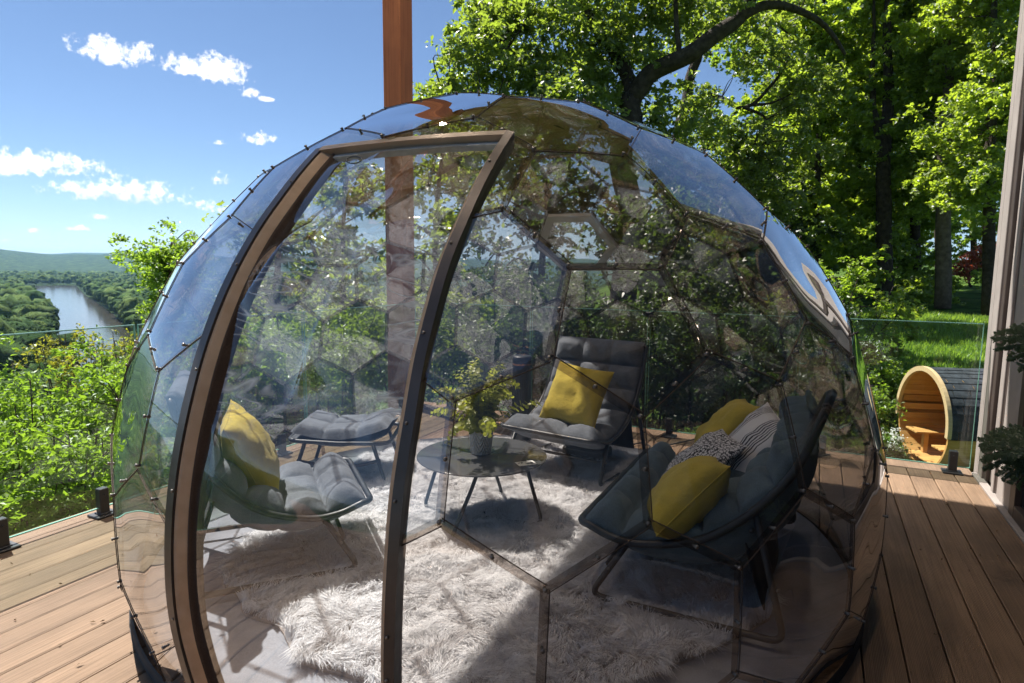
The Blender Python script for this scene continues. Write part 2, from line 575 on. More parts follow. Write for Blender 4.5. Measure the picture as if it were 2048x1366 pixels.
def fast_quads(name, V, mats, parent=None, smooth=False, per=4):
    """V: (n*per, 3) corner positions, every run of `per` corners one face of its own"""
    n = len(V) // per
    me = bpy.data.meshes.new(name)
    me.vertices.add(len(V))
    me.vertices.foreach_set('co', np.asarray(V, np.float32).ravel())
    me.loops.add(len(V))
    me.loops.foreach_set('vertex_index', np.arange(len(V), dtype=np.int32))
    me.polygons.add(n)
    me.polygons.foreach_set('loop_start', np.arange(0, len(V), per, dtype=np.int32))
    me.polygons.foreach_set('loop_total', np.full(n, per, np.int32))
    me.polygons.foreach_set('use_smooth', np.full(n, smooth, bool))
    me.materials.append(mats)
    me.update(calc_edges=True)
    me.validate()
    return link(bpy.data.objects.new(name, me), parent)


def fast_mesh(name, V, F, mat, parent=None, smooth=True):
    """V (n,3), F (m,k) arrays with shared vertices"""
    V = np.asarray(V, np.float32)
    F = np.asarray(F, np.int32)
    k = F.shape[1]
    me = bpy.data.meshes.new(name)
    me.vertices.add(len(V))
    me.vertices.foreach_set('co', V.ravel())
    me.loops.add(F.size)
    me.loops.foreach_set('vertex_index', F.ravel())
    me.polygons.add(len(F))
    me.polygons.foreach_set('loop_start', np.arange(0, F.size, k, dtype=np.int32))
    me.polygons.foreach_set('loop_total', np.full(len(F), k, np.int32))
    me.polygons.foreach_set('use_smooth', np.full(len(F), smooth, bool))
    me.materials.append(mat)
    me.update(calc_edges=True)
    me.validate()
    return link(bpy.data.objects.new(name, me), parent)


def spline(pts, n=8, closed=False):
    """Catmull-Rom through the points"""
    P = [np.array(p, float) for p in pts]
    out = []
    m = len(P)
    rngk = range(m) if closed else range(m - 1)
    for i in rngk:
        if closed:
            p0, p1, p2, p3 = P[(i - 1) % m], P[i], P[(i + 1) % m], P[(i + 2) % m]
        else:
            p1, p2 = P[i], P[i + 1]
            p0 = P[i - 1] if i > 0 else 2 * p1 - p2
            p3 = P[i + 2] if i + 2 < m else 2 * p2 - p1
        for k in range(n):
            t = k / n
            out.append(0.5 * ((2 * p1) + (-p0 + p2) * t + (2 * p0 - 5 * p1 + 4 * p2 - p3) * t * t + (-p0 + 3 * p1 - 3 * p2 + p3) * t ** 3))
    if not closed:
        out.append(P[-1])
    return out


def fillet(pts, rad, n=5):
    """polyline with rounded corners"""
    P = [np.array(p, float) for p in pts]
    out = [P[0]]
    for i in range(1, len(P) - 1):
        a, b, c = P[i - 1], P[i], P[i + 1]
        u, v = a - b, c - b
        lu, lv = np.linalg.norm(u), np.linalg.norm(v)
        d = min(rad, lu * 0.48, lv * 0.48)
        s, e = b + u / lu * d, b + v / lv * d
        for k in range(n + 1):
            t = k / n
            out.append((1 - t) ** 2 * s + 2 * t * (1 - t) * b + t * t * e)
    out.append(P[-1])
    return out


def ss(a, b, x):
    t = np.clip((x - a) / (b - a), 0, 1)
    return t * t * (3 - 2 * t)


# ------------------------------------------------------------------ terrain
FLOOR = -62.0


def ground(X, Y):
    X = np.asarray(X, float)
    Y = np.asarray(Y, float)
    r = np.hypot(X, Y)
    u = X + 0.25 * Y
    lawn = np.interp(Y, [-60, 5, 14.5, 20, 28, 45, 70, 200, 40000], [-3.2, -2.9, -2.5, -1.35, -0.65, 0.25, 1.3, 4, 4])
    t = np.maximum(0, -u - 2.0)
    z = lawn - 0.52 * t - 0.10 * np.minimum(t, 6)
    az = np.degrees(np.arctan2(X, Y))
    hill = ss(4300, 8000, r) * (186 + 26 * np.sin(az * 0.55 + 1.2) + 13 * np.sin(az * 1.9) + 7 * np.sin(az * 4.3 + 2) + 3 * np.sin(az * 9.0))
    far = ss(10000, 16500, r) * (120 + 30 * np.sin(az * 0.8 + 0.3) + 12 * np.sin(az * 2.7))
    swell = 5 * np.sin(X / 170.0) * np.sin(Y / 210.0) * ss(2600, 3400, r)
    base = FLOOR + np.abs(swell) + hill + far
    z = np.maximum(z, base)
    z = z + 0.05 * np.sin(X * 1.3) * np.sin(Y * 1.1) * ss(8, 14, r)
    return z


rad = np.concatenate([[0.0], np.geomspace(3, 60, 44), np.geomspace(64, 19000, 92)])
ang = np.radians(np.arange(0, 360, 1.5))
RR, AA = np.meshgrid(rad, ang, indexing='ij')
GX, GY = RR * np.sin(AA), RR * np.cos(AA)
GZ = ground(GX, GY)
nr, na = RR.shape
V = np.stack([GX, GY, GZ], -1).reshape(-1, 3)
ii, jj = np.meshgrid(np.arange(nr - 1), np.arange(na), indexing='ij')
j2 = (jj + 1) % na
F = np.stack([ii * na + jj, ii * na + j2, (ii + 1) * na + j2, (ii + 1) * na + jj], -1).reshape(-1, 4)[:, ::-1]
t = NT('grass_and_woodland_ground')
gv = t.n('ShaderNodeNewGeometry').outputs['Position']
near = t.ramp(t.noise(gv, 0.9, 6, 0.65), [(0.3, (0.030, 0.055, 0.010)), (0.5, (0.085, 0.16, 0.022)), (0.72, (0.17, 0.25, 0.045))])
bare = t.ramp(t.noise(gv, 0.35, 5, 0.6), [(0.60, (0, 0, 0)), (0.72, (1, 1, 1))])
near = t.mixc(t.math('MULTIPLY', bare, 0.55), near, (0.22, 0.14, 0.08, 1))
farc = t.ramp(t.noise(gv, 0.022, 10, 0.72), [(0.38, (0.010, 0.024, 0.010)), (0.52, (0.034, 0.070, 0.020)), (0.64, (0.085, 0.135, 0.040))])
ln = t.n('ShaderNodeVectorMath', {0: gv}, operation='LENGTH').outputs['Value']
blend = t.n('ShaderNodeMapRange', {'Value': ln, 'From Min': 60, 'From Max': 160}).outputs[0]
gc = t.mixc(blend, near, farc)
hb = t.math('ADD', t.math('MULTIPLY', t.noise(gv, 0.06, 6, 0.7), blend), t.math('MULTIPLY', t.noise(gv, 5, 5, 0.7), 0.02))
p = t.bsdf(**{'Base Color': gc, 'Roughness': 0.95, 'Specular IOR Level': 0.1, 'Normal': t.bump(hb, 1.0, 14.0)})
MAT['ground'] = t.done(p.outputs[0])
g = fast_mesh('ground', V, F, MAT['ground'])
tag(g, 'grassy ground falling from the lawn down to the wooded river valley', kind='structure')

# river: a bend of brown water seen beyond the bushes on the left
RIV = [(40, 574), (95, 571), (152, 571), (170, 590), (196, 606), (226, 628), (262, 662), (300, 720), (300, 800), (120, 800), (104, 700), (92, 650), (112, 622), (104, 604), (74, 590)]
rp = [on_z(x, y, FLOOR + 0.5) for x, y in RIV]
t = NT('river_water')
gv = t.n('ShaderNodeNewGeometry').outputs['Position']
p = t.bsdf(**{'Base Color': (0.062, 0.058, 0.046, 1), 'Roughness': 0.12, 'IOR': 1.33,
              'Normal': t.bump(t.noise(gv, 0.12, 4, 0.6), 0.25, 0.6)})
MAT['river'] = t.done(p.outputs[0])
me = MB().add(rp, [tuple(range(len(rp)))]).build('river', MAT['river'])
tag(me, 'brown river bending through the wooded valley', kind='structure')
RXY = np.array([q[:2] for q in rp])


def in_poly(px, py, poly):
    c = np.zeros(len(px), bool)
    j = len(poly) - 1
    for i in range(len(poly)):
        xi, yi = poly[i]
        xj, yj = poly[j]
        k = ((yi > py) != (yj > py)) & (px < (xj - xi) * (py - yi) / (yj - yi + 1e-12) + xi)
        c ^= k
        j = i
    return c


# valley forest: a far-off wood, one bumpy crown per tree
def forest():
    n = 30000
    a = np.radians(rng.uniform(-76, -44, n))
    r = np.sqrt(rng.uniform(0, 1, n)) * (4300 - 170) + 170
    r = np.where(rng.uniform(0, 1, n) < 0.5, rng.uniform(170, 1500, n), r)
    x, y = r * np.sin(a), r * np.cos(a)
    gz_ = ground(x, y)
    ok = (gz_ < -38) & ~in_poly(x, y, RXY)
    for hh in (4.0, 12.0, 22.0):          # keep the open reach of the river clear of crowns
        D = np.stack([x, y, gz_ + hh], 1) - EYE
        dz = D @ FWD
        ok &= ~in_poly(1024 + FPX * (D @ RIGHT) / dz, 683 + FPX * (D @ DOWN) / dz, RIV)
    x, y, r, gz_ = x[ok], y[ok], r[ok], gz_[ok]
    n = len(x)
    rc = np.clip(rng.lognormal(1.55, 0.38, n), 2.2, 10.5)
    ht = rng.uniform(6, 15, n) + rc * 0.7
    # keep bank trees from hanging over the water
    bm = bmesh.new()
    bmesh.ops.create_icosphere(bm, subdivisions=2, radius=1)
    bv = np.array([v.co[:] for v in bm.verts])
    bf = np.array([[v.index for v in f.verts] for f in bm.faces])
    bm.free()
    keep = bv[:, 2] > -0.75
    Vs, Fs = [], []
    nv = len(bv)
    ph = rng.uniform(0, 6.28, (n, 3))
    S = np.stack([rc, rc * rng.uniform(0.85, 1.15, n), rc * rng.uniform(0.8, 1.15, n)], 1)
    C = np.stack([x, y, gz_ + ht], 1)
    bump = 1 + 0.17 * np.sin(bv[None, :, 0] * 5.1 + ph[:, None, 0]) * np.sin(bv[None, :, 1] * 4.7 + ph[:, None, 1]) + 0.13 * np.sin(bv[None, :, 2] * 7.3 + ph[:, None, 2]) \
        + rng.normal(0, 0.15, (n, nv))
    Vv = C[:, None, :] + bv[None] * S[:, None, :] * bump[:, :, None]
    Ff = bf[None] + (np.arange(n) * nv)[:, None, None]
    t = NT('valley_tree_crowns')
    geo = t.n('ShaderNodeNewGeometry')
    cc = t.ramp(t.math('ADD', t.math('MULTIPLY', geo.outputs['Random Per Island'], 0.75), t.math('MULTIPLY', t.noise(geo.outputs['Position'], 0.005, 4), 0.5)),
                [(0.2, (0.026, 0.062, 0.016)), (0.5, (0.070, 0.140, 0.030)), (0.9, (0.150, 0.220, 0.055))])
    nb = t.noise(geo.outputs['Position'], 0.75, 6, 0.75)
    cc2 = t.mixc(t.n('ShaderNodeMapRange', {'Value': nb, 'From Min': 0.35, 'From Max': 0.62, 'To Min': 0.5, 'To Max': 0.0}).outputs[0], cc, (0.018, 0.036, 0.012, 1))
    p = t.bsdf(**{'Base Color': cc2, 'Roughness': 0.9, 'Specular IOR Level': 0.1, 'Normal': t.bump(nb, 1.0, 2.5)})
    o = fast_mesh('valley_forest', Vv.reshape(-1, 3), Ff.reshape(-1, 3), t.done(p.outputs[0]), smooth=True)
    tag(o, 'dense green forest covering the valley floor around the river', 'forest', kind='stuff')
    # leafy clumps on the nearer crowns
    nearm = np.where(r < 750)[0]
    k = 130
    u = rng.normal(0, 1, (len(nearm), k, 3))
    u[:, :, 2] = np.abs(u[:, :, 2]) * 0.9 - 0.15
    u /= np.linalg.norm(u, axis=2)[:, :, None]
    lump = 1 + 0.17 * np.sin(u[:, :, 0] * 5.1 + ph[nearm][:, None, 0]) * np.sin(u[:, :, 1] * 4.7 + ph[nearm][:, None, 1]) + 0.10
    Pn = (C[nearm][:, None, :] + u * S[nearm][:, None, :] * lump[:, :, None]).reshape(-1, 3)
    q = len(Pn)
    d1 = rng.normal(0, 1, (q, 3))
    d1 /= np.linalg.norm(d1, axis=1)[:, None]
    d2 = np.cross(d1, rng.normal(0, 1, (q, 3)))
    d2 /= np.linalg.norm(d2, axis=1)[:, None]
    sz = rng.uniform(0.35, 0.95, q)[:, None]
    Vq = np.stack([Pn - d1 * sz, Pn + d2 * sz * 0.6, Pn + d1 * sz, Pn - d2 * sz * 0.6], 1).reshape(-1, 3)
    o2 = fast_quads('valley_forest_leaves', Vq, o.data.materials[0])
    tag(o2, 'leafy outer sprays of the valley forest crowns near the river', 'forest', kind='stuff')
    return n


NF = forest()

# air between here and the hills
HAZE = True
if HAZE:
    hz = MB().box((-21000, -21000, FLOOR - 8), (21000, 21000, 420)).build('haze', None if False else bpy.data.materials.new('haze_air'))
    hm = hz.data.materials[0]
    hm.use_nodes = True
    hm.node_tree.nodes.clear()
    ho = hm.node_tree.nodes.new('ShaderNodeOutputMaterial')
    pv = hm.node_tree.nodes.new('ShaderNodeVolumePrincipled')
    pv.inputs['Color'].default_value = (0.34, 0.62, 1.0, 1)
    pv.inputs['Density'].default_value = 0.000036
    pv.inputs['Anisotropy'].default_value = 0.2
    hm.node_tree.links.new(pv.outputs[0], ho.inputs['Volume'])
    tag(hz, 'thin blue summer haze over the valley', kind='stuff')

# ------------------------------------------------------------------ deck
LX, FY, WX = -3.76, 5.45, 1.10             # left edge, far edge, house wall
deck = empty('deck')
tag(deck, 'tan composite board deck under the dome', kind='structure')
BW, GAP = 0.1375, 0.0075
PITCH = BW + GAP


def board_profile(wd, th=0.024, r=0.004):
    h = wd / 2
    return [(-h, -th), (h, -th), (h, -r), (h - r, 0), (-h + r, 0), (-h, -r)]


bme = MB().prism(board_profile(BW), -4.2, FY - 0.155, 1).mesh('deck_board', MAT['deck'])
k0 = 0.5205 - math.floor((0.5205 - (LX + 0.02)) / PITCH) * PITCH
xs = np.arange(k0 + PITCH / 2, WX - 0.05, PITCH)
for i, x in enumerate(xs):
    o = bpy.data.objects.new('deck_board', bme)
    o.location = (x, 0, 0)
    link(o, deck)
wl = xs[0] - PITCH / 2 - GAP - (LX - 0.06)
if wl > 0.02:
    o = MB().prism(board_profile(wl), -4.2, FY + 0.04, 1).build('edge_board', MAT['deck'], deck)
    o.location = (xs[0] - PITCH / 2 - GAP / 2 - wl / 2 - 0.001, 0, 0)
eb = MB().prism([(y - FY, z) for y, z in [(FY - 0.150, -0.024), (FY + 0.06, -0.024), (FY + 0.06, -0.004), (FY + 0.056, 0), (FY - 0.146, 0), (FY - 0.150, -0.004)]], xs[0] - PITCH / 2, WX - 0.02, 0).build('edge_board', MAT['deck'], deck)
eb.location = (0, FY, 0)
j = MB()
for y in np.arange(-4.0, FY, 0.4):
    j.box((LX - 0.04, y, -0.26), (WX, y + 0.045, -0.0245))
j.box((LX - 0.055, -4.2, -0.30), (LX - 0.01, FY + 0.04, -0.026))
j.box((LX - 0.05, FY + 0.005, -0.30), (WX, FY + 0.05, -0.026))
j.build('deck_joist', MAT['brown_trim'], deck)['kind'] = 'stuff'
MB().box((LX, -4.2, -0.31), (WX, FY, -0.262)).build('deck_underside', MAT['brown_trim'], deck)
pm = MB()
for x, y in ((-3.6, 5.1), (-3.6, 1.0), (0.6, 5.1), (-1.4, 5.1), (-3.6, -3.5), (0.6, -3.5)):
    pm.box((x - 0.1, y - 0.1, float(ground(x, y)) - 0.3), (x + 0.1, y + 0.1, -0.3))
pm.build('deck_support', MAT['brown_trim'], deck)['kind'] = 'stuff'
# ------------------------------------------------------------------ glass railings
GLX, GFY = -3.66, 5.33                      # planes of the two runs
GB, GT = 0.05, 1.095


def pane(parent, a, b):
    """one glass sheet between two points on the deck, with its polished edge"""
    a, b = np.array(a, float), np.array(b, float)
    d = (b - a) / np.linalg.norm(b - a)
    n = np.array([-d[1], d[0]])
    V = [(*a, GB), (*b, GB), (*b, GT), (*a, GT)]
    p = MB().add(V, [(0, 1, 2, 3)]).build('glass_pane', MAT['rail_glass'], parent, False)
    e = MB()
    hw = 0.006
    for (q0, q1) in (((a, GT), (b, GT)), ((a, GB), (b, GB))):
        z = q0[1]
        V = [(*(a - n * hw), z - 0.003), (*(b - n * hw), z - 0.003), (*(b + n * hw), z - 0.003), (*(a + n * hw), z - 0.003),
             (*(a - n * hw), z + 0.003), (*(b - n * hw), z + 0.003), (*(b + n * hw), z + 0.003), (*(a + n * hw), z + 0.003)]
        e.add(V, [(0, 3, 2, 1), (4, 5, 6, 7), (0, 1, 5, 4), (1, 2, 6, 5), (2, 3, 7, 6), (3, 0, 4, 7)])
    for q in (a, b):
        m = q + d * (0.0015 if q is a else -0.0015)
        V = [(*(m - n * hw - d * 0.0015), GB + 0.004), (*(m + n * hw - d * 0.0015), GB + 0.004), (*(m + n * hw + d * 0.0015), GB + 0.004), (*(m - n * hw + d * 0.0015), GB + 0.004)]
        V += [(x, y, GT - 0.004) for x, y, z in V]
        e.add(V, [(0, 3, 2, 1), (4, 5, 6, 7), (0, 1, 5, 4), (1, 2, 6, 5), (2, 3, 7, 6), (3, 0, 4, 7)])
    e.build('pane_edge', MAT['glass_edge'], p)
    return p


def spigot(parent, x, y, along_x=True):
    m = MB()
    wx, wy = (0.052, 0.045) if along_x else (0.045, 0.052)
    m.box((-0.026, -0.024, 0.012), (0.026, 0.024, 0.165), 0.004)
    m.box((-0.062, -0.055, 0.0), (0.062, 0.055, 0.014), 0.004)
    m.box((-0.034, -0.032, 0.014), (0.034, 0.032, 0.022), 0.003)
    m.cyl((0, -0.024, 0.13), 0.006, -0.006, 8, axis=(0, 1, 0))
    o = m.build('glass_clamp', MAT['black_metal'], parent)
    o.location = (x, y, 0)
    if not along_x:
        o.rotation_euler = (0, 0, PI / 2)
    return o


rail_a = empty('glass_railing', (GLX, 2.4, 0))
tag(rail_a, 'clear frameless glass railing along the left deck edge above the river bushes', 'railing')
for y0, y1 in ((-1.9, -0.42), (-0.40, 0.93), (0.95, 2.28), (2.30, 3.62), (3.64, 5.16)):
    pane(rail_a, (0, y0 - 2.4), (0, y1 - 2.4))
    for q in ((y0 + 0.58, y1 - 0.25)):
        spigot(rail_a, 0, q - 2.4, False)
rail_b = empty('glass_railing', (-1.3, GFY, 0))
tag(rail_b, 'clear frameless glass railing across the far deck end in front of the barrel sauna', 'railing')
for x0, x1 in ((-3.56, -2.45), (-2.43, -1.32), (-1.30, -0.12), (-0.10, 1.055)):
    pane(rail_b, (x0 + 1.3, 0), (x1 + 1.3, 0))
    for q in (x0 + 0.2, x1 - 0.105 if x1 > 1 else x1 - 0.2):
        spigot(rail_b, q + 1.3, 0, True)
cl = MB().box((-0.032, -0.016, GT - 0.052), (0.032, 0.016, GT - 0.008), 0.004).build('pane_clip', MAT['black_metal'], rail_b)
cl.location = (-0.01, 0, 0)

# ------------------------------------------------------------------ cedar roof post, porch roof, house wall
PX, PY, PS = -3.975, 5.34, 0.108
ROOF_Z = 5.46
po = MB().box((-PS, -PS, -0.3), (PS, PS, ROOF_Z - 0.3), 0.008).build('cedar_post', MAT['cedar'])
po.location = (PX, PY, 0)
tag(po, 'tall reddish brown square timber post rising behind the dome', 'post')
RX0, RX1, RY0, RY1 = -4.25, 1.6, 0.7, 5.70
roof = empty('porch_roof', (RX0, RY1, ROOF_Z))
tag(roof, 'brown boarded porch roof overhead, mirrored in the dome top and shading the right side', 'roof')
sb = MB()
bw = 0.19
yb = RY0
bme = MB().box((-bw / 2, 0, 0.0), (bw / 2 - 0.006, RY1 - RY0 - 0.1, 0.02), 0.003).mesh('soffit_board', MAT['soffit'])
x = RX0 + 0.12
while x < RX1:
    o = bpy.data.objects.new('soffit_board', bme)
    o.location = (x - RX0, RY0 - RY1 + 0.05, 0.0)
    link(o, roof)
    x += bw
MB().box((0, RY0 - RY1, 0.021), (RX1 - RX0, 0, 0.30)).build('roof_deck', MAT['brown_trim'], roof)
MB().box((-0.03, RY0 - RY1, -0.08), (-0.001, 0.03, 0.31)).box((0.0, 0.001, -0.08), (RX1 - RX0, 0.03, 0.31)).build('fascia', MAT['soffit'], roof)
bm_ = MB().box((PX - 0.1 - RX0, RY0 - RY1 + 0.05, -0.30), (PX + 0.1 - RX0, -0.06, -0.001), 0.006)
bm_.build('beam', MAT['cedar'], roof)
lamp_m = NT('warm_downlight')
em = lamp_m.n('ShaderNodeEmission', {'Color': (1.0, 0.83, 0.66, 1), 'Strength': 330.0})
MAT['lamp'] = lamp_m.done(em.outputs[0])
for lx, ly in ((-3.2, 1.3), (-1.6, 1.3), (0.0, 1.3), (-1.6, 3.9), (-3.2, 3.9), (0.0, 3.9)):
    o = MB().cyl((lx - RX0, ly - RY1, -0.006), 0.053, -0.004, 20).build('downlight', MAT['lamp'], roof)

wall = empty('house_wall', (WX, FY - 0.1, 0))
tag(wall, 'taupe house wall with dark brown channels and tall windows along the right deck edge', 'house')
t = NT('house_window_glass')
gl = t.bsdf(**{'Base Color': (0.02, 0.024, 0.03, 1), 'Roughness': 0.03, 'IOR': 1.5})
MAT['window'] = t.done(gl.outputs[0])


def wallpart(name, mat, y0, y1, z0, z1, x0=0.0, x1=0.12, ch=0.003):
    yb = FY - 0.1
    return MB().box((x0, y0 - yb, z0), (x1, y1 - yb, z1), ch).build(name, MAT[mat], wall)


HZ = ROOF_Z + 0.29
wallpart('corner_board', 'taupe', 5.215, 5.35, 0.02, HZ - 0.31, 0.0, 0.12)
wallpart('channel', 'brown_trim', 5.145, 5.213, 0.02, HZ - 0.31, 0.012, 0.1)
wallpart('siding_panel', 'taupe', 4.955, 5.143, 0.02, HZ - 0.31, 0.035, 0.12)
wallpart('window_trim', 'taupe', 4.895, 4.953, 0.02, HZ - 0.31, 0.0, 0.12)
wallpart('channel', 'brown_trim', 4.825, 4.893, 0.02, HZ - 0.31, 0.012, 0.1)
wallpart('siding_panel', 'taupe', 4.525, 4.823, 0.02, HZ - 0.31, 0.004, 0.12)
wallpart('channel', 'brown_trim', 4.42, 4.523, 0.02, HZ - 0.31, 0.0, 0.12)
wallpart('window_glass', 'window', -4.4, 4.418, 0.10, HZ - 0.32, 0.03, 0.04, 0)
for yy in (2.6, 0.9, -0.8, -2.5):
    wallpart('window_frame', 'brown_trim', yy, yy + 0.09, 0.10, HZ - 0.32, 0.0, 0.029)
wallpart('window_frame', 'brown_trim', -4.4, 4.418, 0.02, 0.098, 0.0, 0.1)
wallpart('mullion', 'taupe', 4.956, 5.14, 2.72, 2.80, 0.002, 0.034, 0.002)
wallpart('mullion', 'brown_trim', -4.4, 4.4, 2.72, 2.80, 0.001, 0.0295, 0)
MB().box((-0.03, -8.0, 0.0), (0.02, 0.0, 0.018), 0.003).build('wall_flashing', MAT['taupe'], wall)
MB().box((0.125, -9.0, -3.0), (0.3, 0.0, HZ - 0.31)).build('wall_core', MAT['taupe'], wall)
MB().box((0.0, 0.002, -3.0), (3.0, 0.09, HZ - 0.31)).build('end_siding', MAT['taupe'], wall)

# ------------------------------------------------------------------ the dome: a 4-frequency sphere of hexagons and pentagons
DC = np.array([-1.526, 2.957, 0.468])
DR = 1.83


def lattice():
    pts = [np.array([0, 0, 1.0])]
    la = math.atan(0.5)
    for k in range(5):
        a = R(-50.16 + 72 * k)
        pts.append(np.array([math.cos(la) * math.cos(a), math.cos(la) * math.sin(a), math.sin(la)]))
    for k in range(5):
        a = R(-50.16 + 36 + 72 * k)
        pts.append(np.array([math.cos(la) * math.cos(a), math.cos(la) * math.sin(a), -math.sin(la)]))
    pts.append(np.array([0, 0, -1.0]))
    tri = []
    el = np.linalg.norm(pts[0] - pts[1]) * 1.01
    for i in range(12):
        for j in range(i + 1, 12):
            for k in range(j + 1, 12):
                if all(np.linalg.norm(pts[a] - pts[b]) < el for a, b in ((i, j), (j, k), (i, k))):
                    tri.append((i, j, k))
    keys, verts, tris = {}, [], []

    def vid(p):
        p = p / np.linalg.norm(p)
        kk = tuple(np.round(p, 4))
        if kk not in keys:
            keys[kk] = len(verts)
            verts.append(p)
        return keys[kk]
    N = 4
    for a, b, c in tri:
        A, B, C = pts[a], pts[b], pts[c]
        g_ = {}
        for i in range(N + 1):
            for j in range(N + 1 - i):
                g_[i, j] = vid(A + (B - A) * i / N + (C - A) * j / N)
        for i in range(N):
            for j in range(N - i):
                tris.append((g_[i, j], g_[i + 1, j], g_[i, j + 1]))
                if i + j < N - 1:
                    tris.append((g_[i + 1, j], g_[i + 1, j + 1], g_[i, j + 1]))
    cen = []
    for q in tris:
        m = sum(verts[i] for i in q)
        cen.append(m / np.linalg.norm(m))
    faces = [[] for _ in verts]
    for k, q in enumerate(tris):
        for i in q:
            faces[i].append(k)
    out = []
    for i, v in enumerate(verts):
        u = np.cross(v, [0.3, 0.5, 0.81])
        u /= np.linalg.norm(u)
        wv = np.cross(v, u)
        fs = sorted(faces[i], key=lambda k: math.atan2(np.dot(cen[k], wv), np.dot(cen[k], u)))
        out.append((v, fs))
    return cen, out


CEN, FACES = lattice()


def on_dome(x, y, far=False, r=DR):
    v = ray(x, y)
    v = v / np.linalg.norm(v)
    o = EYE - DC
    b = v @ o
    q = math.sqrt(max(b * b - (o @ o - r * r), 0))
    p = o + v * (-b + q if far else -b - q)
    return p / np.linalg.norm(p)


# door opening, traced on the dome surface
DOOR_L = [(650, 303), (576, 391), (519, 473), (462, 582), (418, 698), (388, 810), (362, 950), (352, 1100), (360, 1231), (389, 1348)]
DOOR_R = [(1018, 272), (970, 350), (927, 441), (890, 530), (860, 633), (838, 725), (820, 830), (807, 910), (795, 1000), (785, 1130), (779, 1290)]
BASE_S = (0.012 - DC[2]) / DR


def to_base(path):
    """carry a path along the dome down to the deck"""
    pts = [on_dome(*q) for q in path]
    while pts[-1][2] > BASE_S:
        d = pts[-1] - pts[-2]
        n = pts[-1] + d / np.linalg.norm(d) * 0.03
        pts.append(n / np.linalg.norm(n))
    # land exactly on the base
    a, b = pts[-2], pts[-1]
    tt = (BASE_S - a[2]) / (b[2] - a[2])
    n = a + (b - a) * tt
    pts[-1] = n / np.linalg.norm(n)
    return pts


PL, PR = to_base(DOOR_L), to_base(DOOR_R)
DAX = sum(PL) + sum(PR)
DAX /= np.linalg.norm(DAX)
DU = np.cross([0, 0, 1], DAX)
DU /= np.linalg.norm(DU)
DW = np.cross(DAX, DU)


def gno(p):
    k = p @ DAX
    return (p @ DU / k, p @ DW / k) if k > 0.05 else (99, 99)


DPOLY = [gno(p) for p in PL] + [(gno(PL[-1])[0], gno(PL[-1])[1] - 1), (gno(PR[-1])[0], gno(PR[-1])[1] - 1)] + [gno(p) for p in PR[::-1]]


def in_door(p):
    x, y = gno(p)
    if x > 50:
        return False
    c = False
    j = len(DPOLY) - 1
    for i in range(len(DPOLY)):
        xi, yi = DPOLY[i]
        xj, yj = DPOLY[j]
        if (yi > y) != (yj > y) and x < (xj - xi) * (y - yi) / (yj - yi) + xi:
            c = not c
        j = i
    return c


dome = empty('garden_dome', (DC[0], DC[1], 0))
tag(dome, 'smoked transparent geodesic dome tent with zipped clear doorway standing on the deck', 'dome')
OFF = DC - np.array([DC[0], DC[1], 0])      # parts are written relative to the base centre


def dpos(u, r=DR):
    return OFF + u * r


VENT = None
best = 9
va = R(93.84)
vdir = on_dome(1172, 462, True)
for i, (v, fs) in enumerate(FACES):
    d = np.linalg.norm(v - vdir)
    if d < best:
        best, VENT = d, i

NSUB = 7
npan = 0
for fi, (v, fs) in enumerate(FACES):
    cs = [CEN[k] for k in fs]
    if max(c[2] for c in cs) < BASE_S + 0.001:
        continue
    cc = sum(cs) / len(cs)
    rr_ = np.random.default_rng(fi)
    ph = rr_.uniform(0, 6.28, 4)
    am = rr_.uniform(0.0003, 0.0010)
    bul = rr_.uniform(0.25, 0.62)
    keys, VV, FF_ = {}, [], []

    def pv(b0, i, b1, b2):
        """barycentric in fan triangle i"""
        n = len(cs)
        if b0 == NSUB:
            key = ('c',)
        elif b2 == 0:
            key = ('s', i, b0)
        elif b1 == 0:
            key = ('s', (i + 1) % n, b0)
        else:
            key = (i, b0, b1)
        if key in keys:
            return keys[key]
        q = (cc * b0 + cs[i] * b1 + cs[(i + 1) % n] * b2) / NSUB
        sph = q / np.linalg.norm(q)
        e = b0 / NSUB
        tt = 0.50 - bul * 0.75 * e
        p = q * (1 - tt) + sph * tt
        # a bent sheet is never perfectly even
        p = p + sph * am / DR * e * 2 * (math.sin(9 * sph[0] + ph[0]) * math.sin(11 * sph[2] + ph[1]) + math.sin(8 * sph[1] + ph[2]))
        keys[key] = len(VV)
        VV.append(p)
        return keys[key]
    for i in range(len(cs)):
        for a in range(NSUB):
            for b in range(NSUB - a):
                def q(a_, b_):
                    return pv(NSUB - a_ - b_, i, a_, b_)
                t1 = (q(a, b), q(a + 1, b), q(a, b + 1))
                FF_.append(t1)
                if a + b < NSUB - 1:
                    FF_.append((q(a + 1, b), q(a + 1, b + 1), q(a, b + 1)))
    F2 = []
    for tq in FF_:
        m = sum(VV[k] for k in tq) / 3
        if in_door(m / np.linalg.norm(m)):
            continue
        F2.append(tq)
    if not F2:
        continue
    bm = bmesh.new()
    bv = [bm.verts.new(dpos(p)) for p in VV]
    for tq in F2:
        bm.faces.new([bv[k] for k in tq])
    bmesh.ops.bisect_plane(bm, geom=bm.verts[:] + bm.edges[:] + bm.faces[:], plane_co=(0, 0, 0.012), plane_no=(0, 0, 1), clear_inner=True)
    bmesh.ops.delete(bm, geom=[q for q in bm.verts if not q.link_faces], context='VERTS')
    if not bm.faces:
        bm.free()
        continue
    # outward normals
    for f in bm.faces:
        f.normal_update()
        if f.normal.dot(Vector(f.calc_center_median()) - Vector(OFF)) < 0:
            f.normal_flip()
        f.smooth = True
    me = bpy.data.meshes.new('panel')
    bm.to_mesh(me)
    bm.free()
    me.materials.append(MAT['panel'])
    link(bpy.data.objects.new('panel', me), dome)
    npan += 1

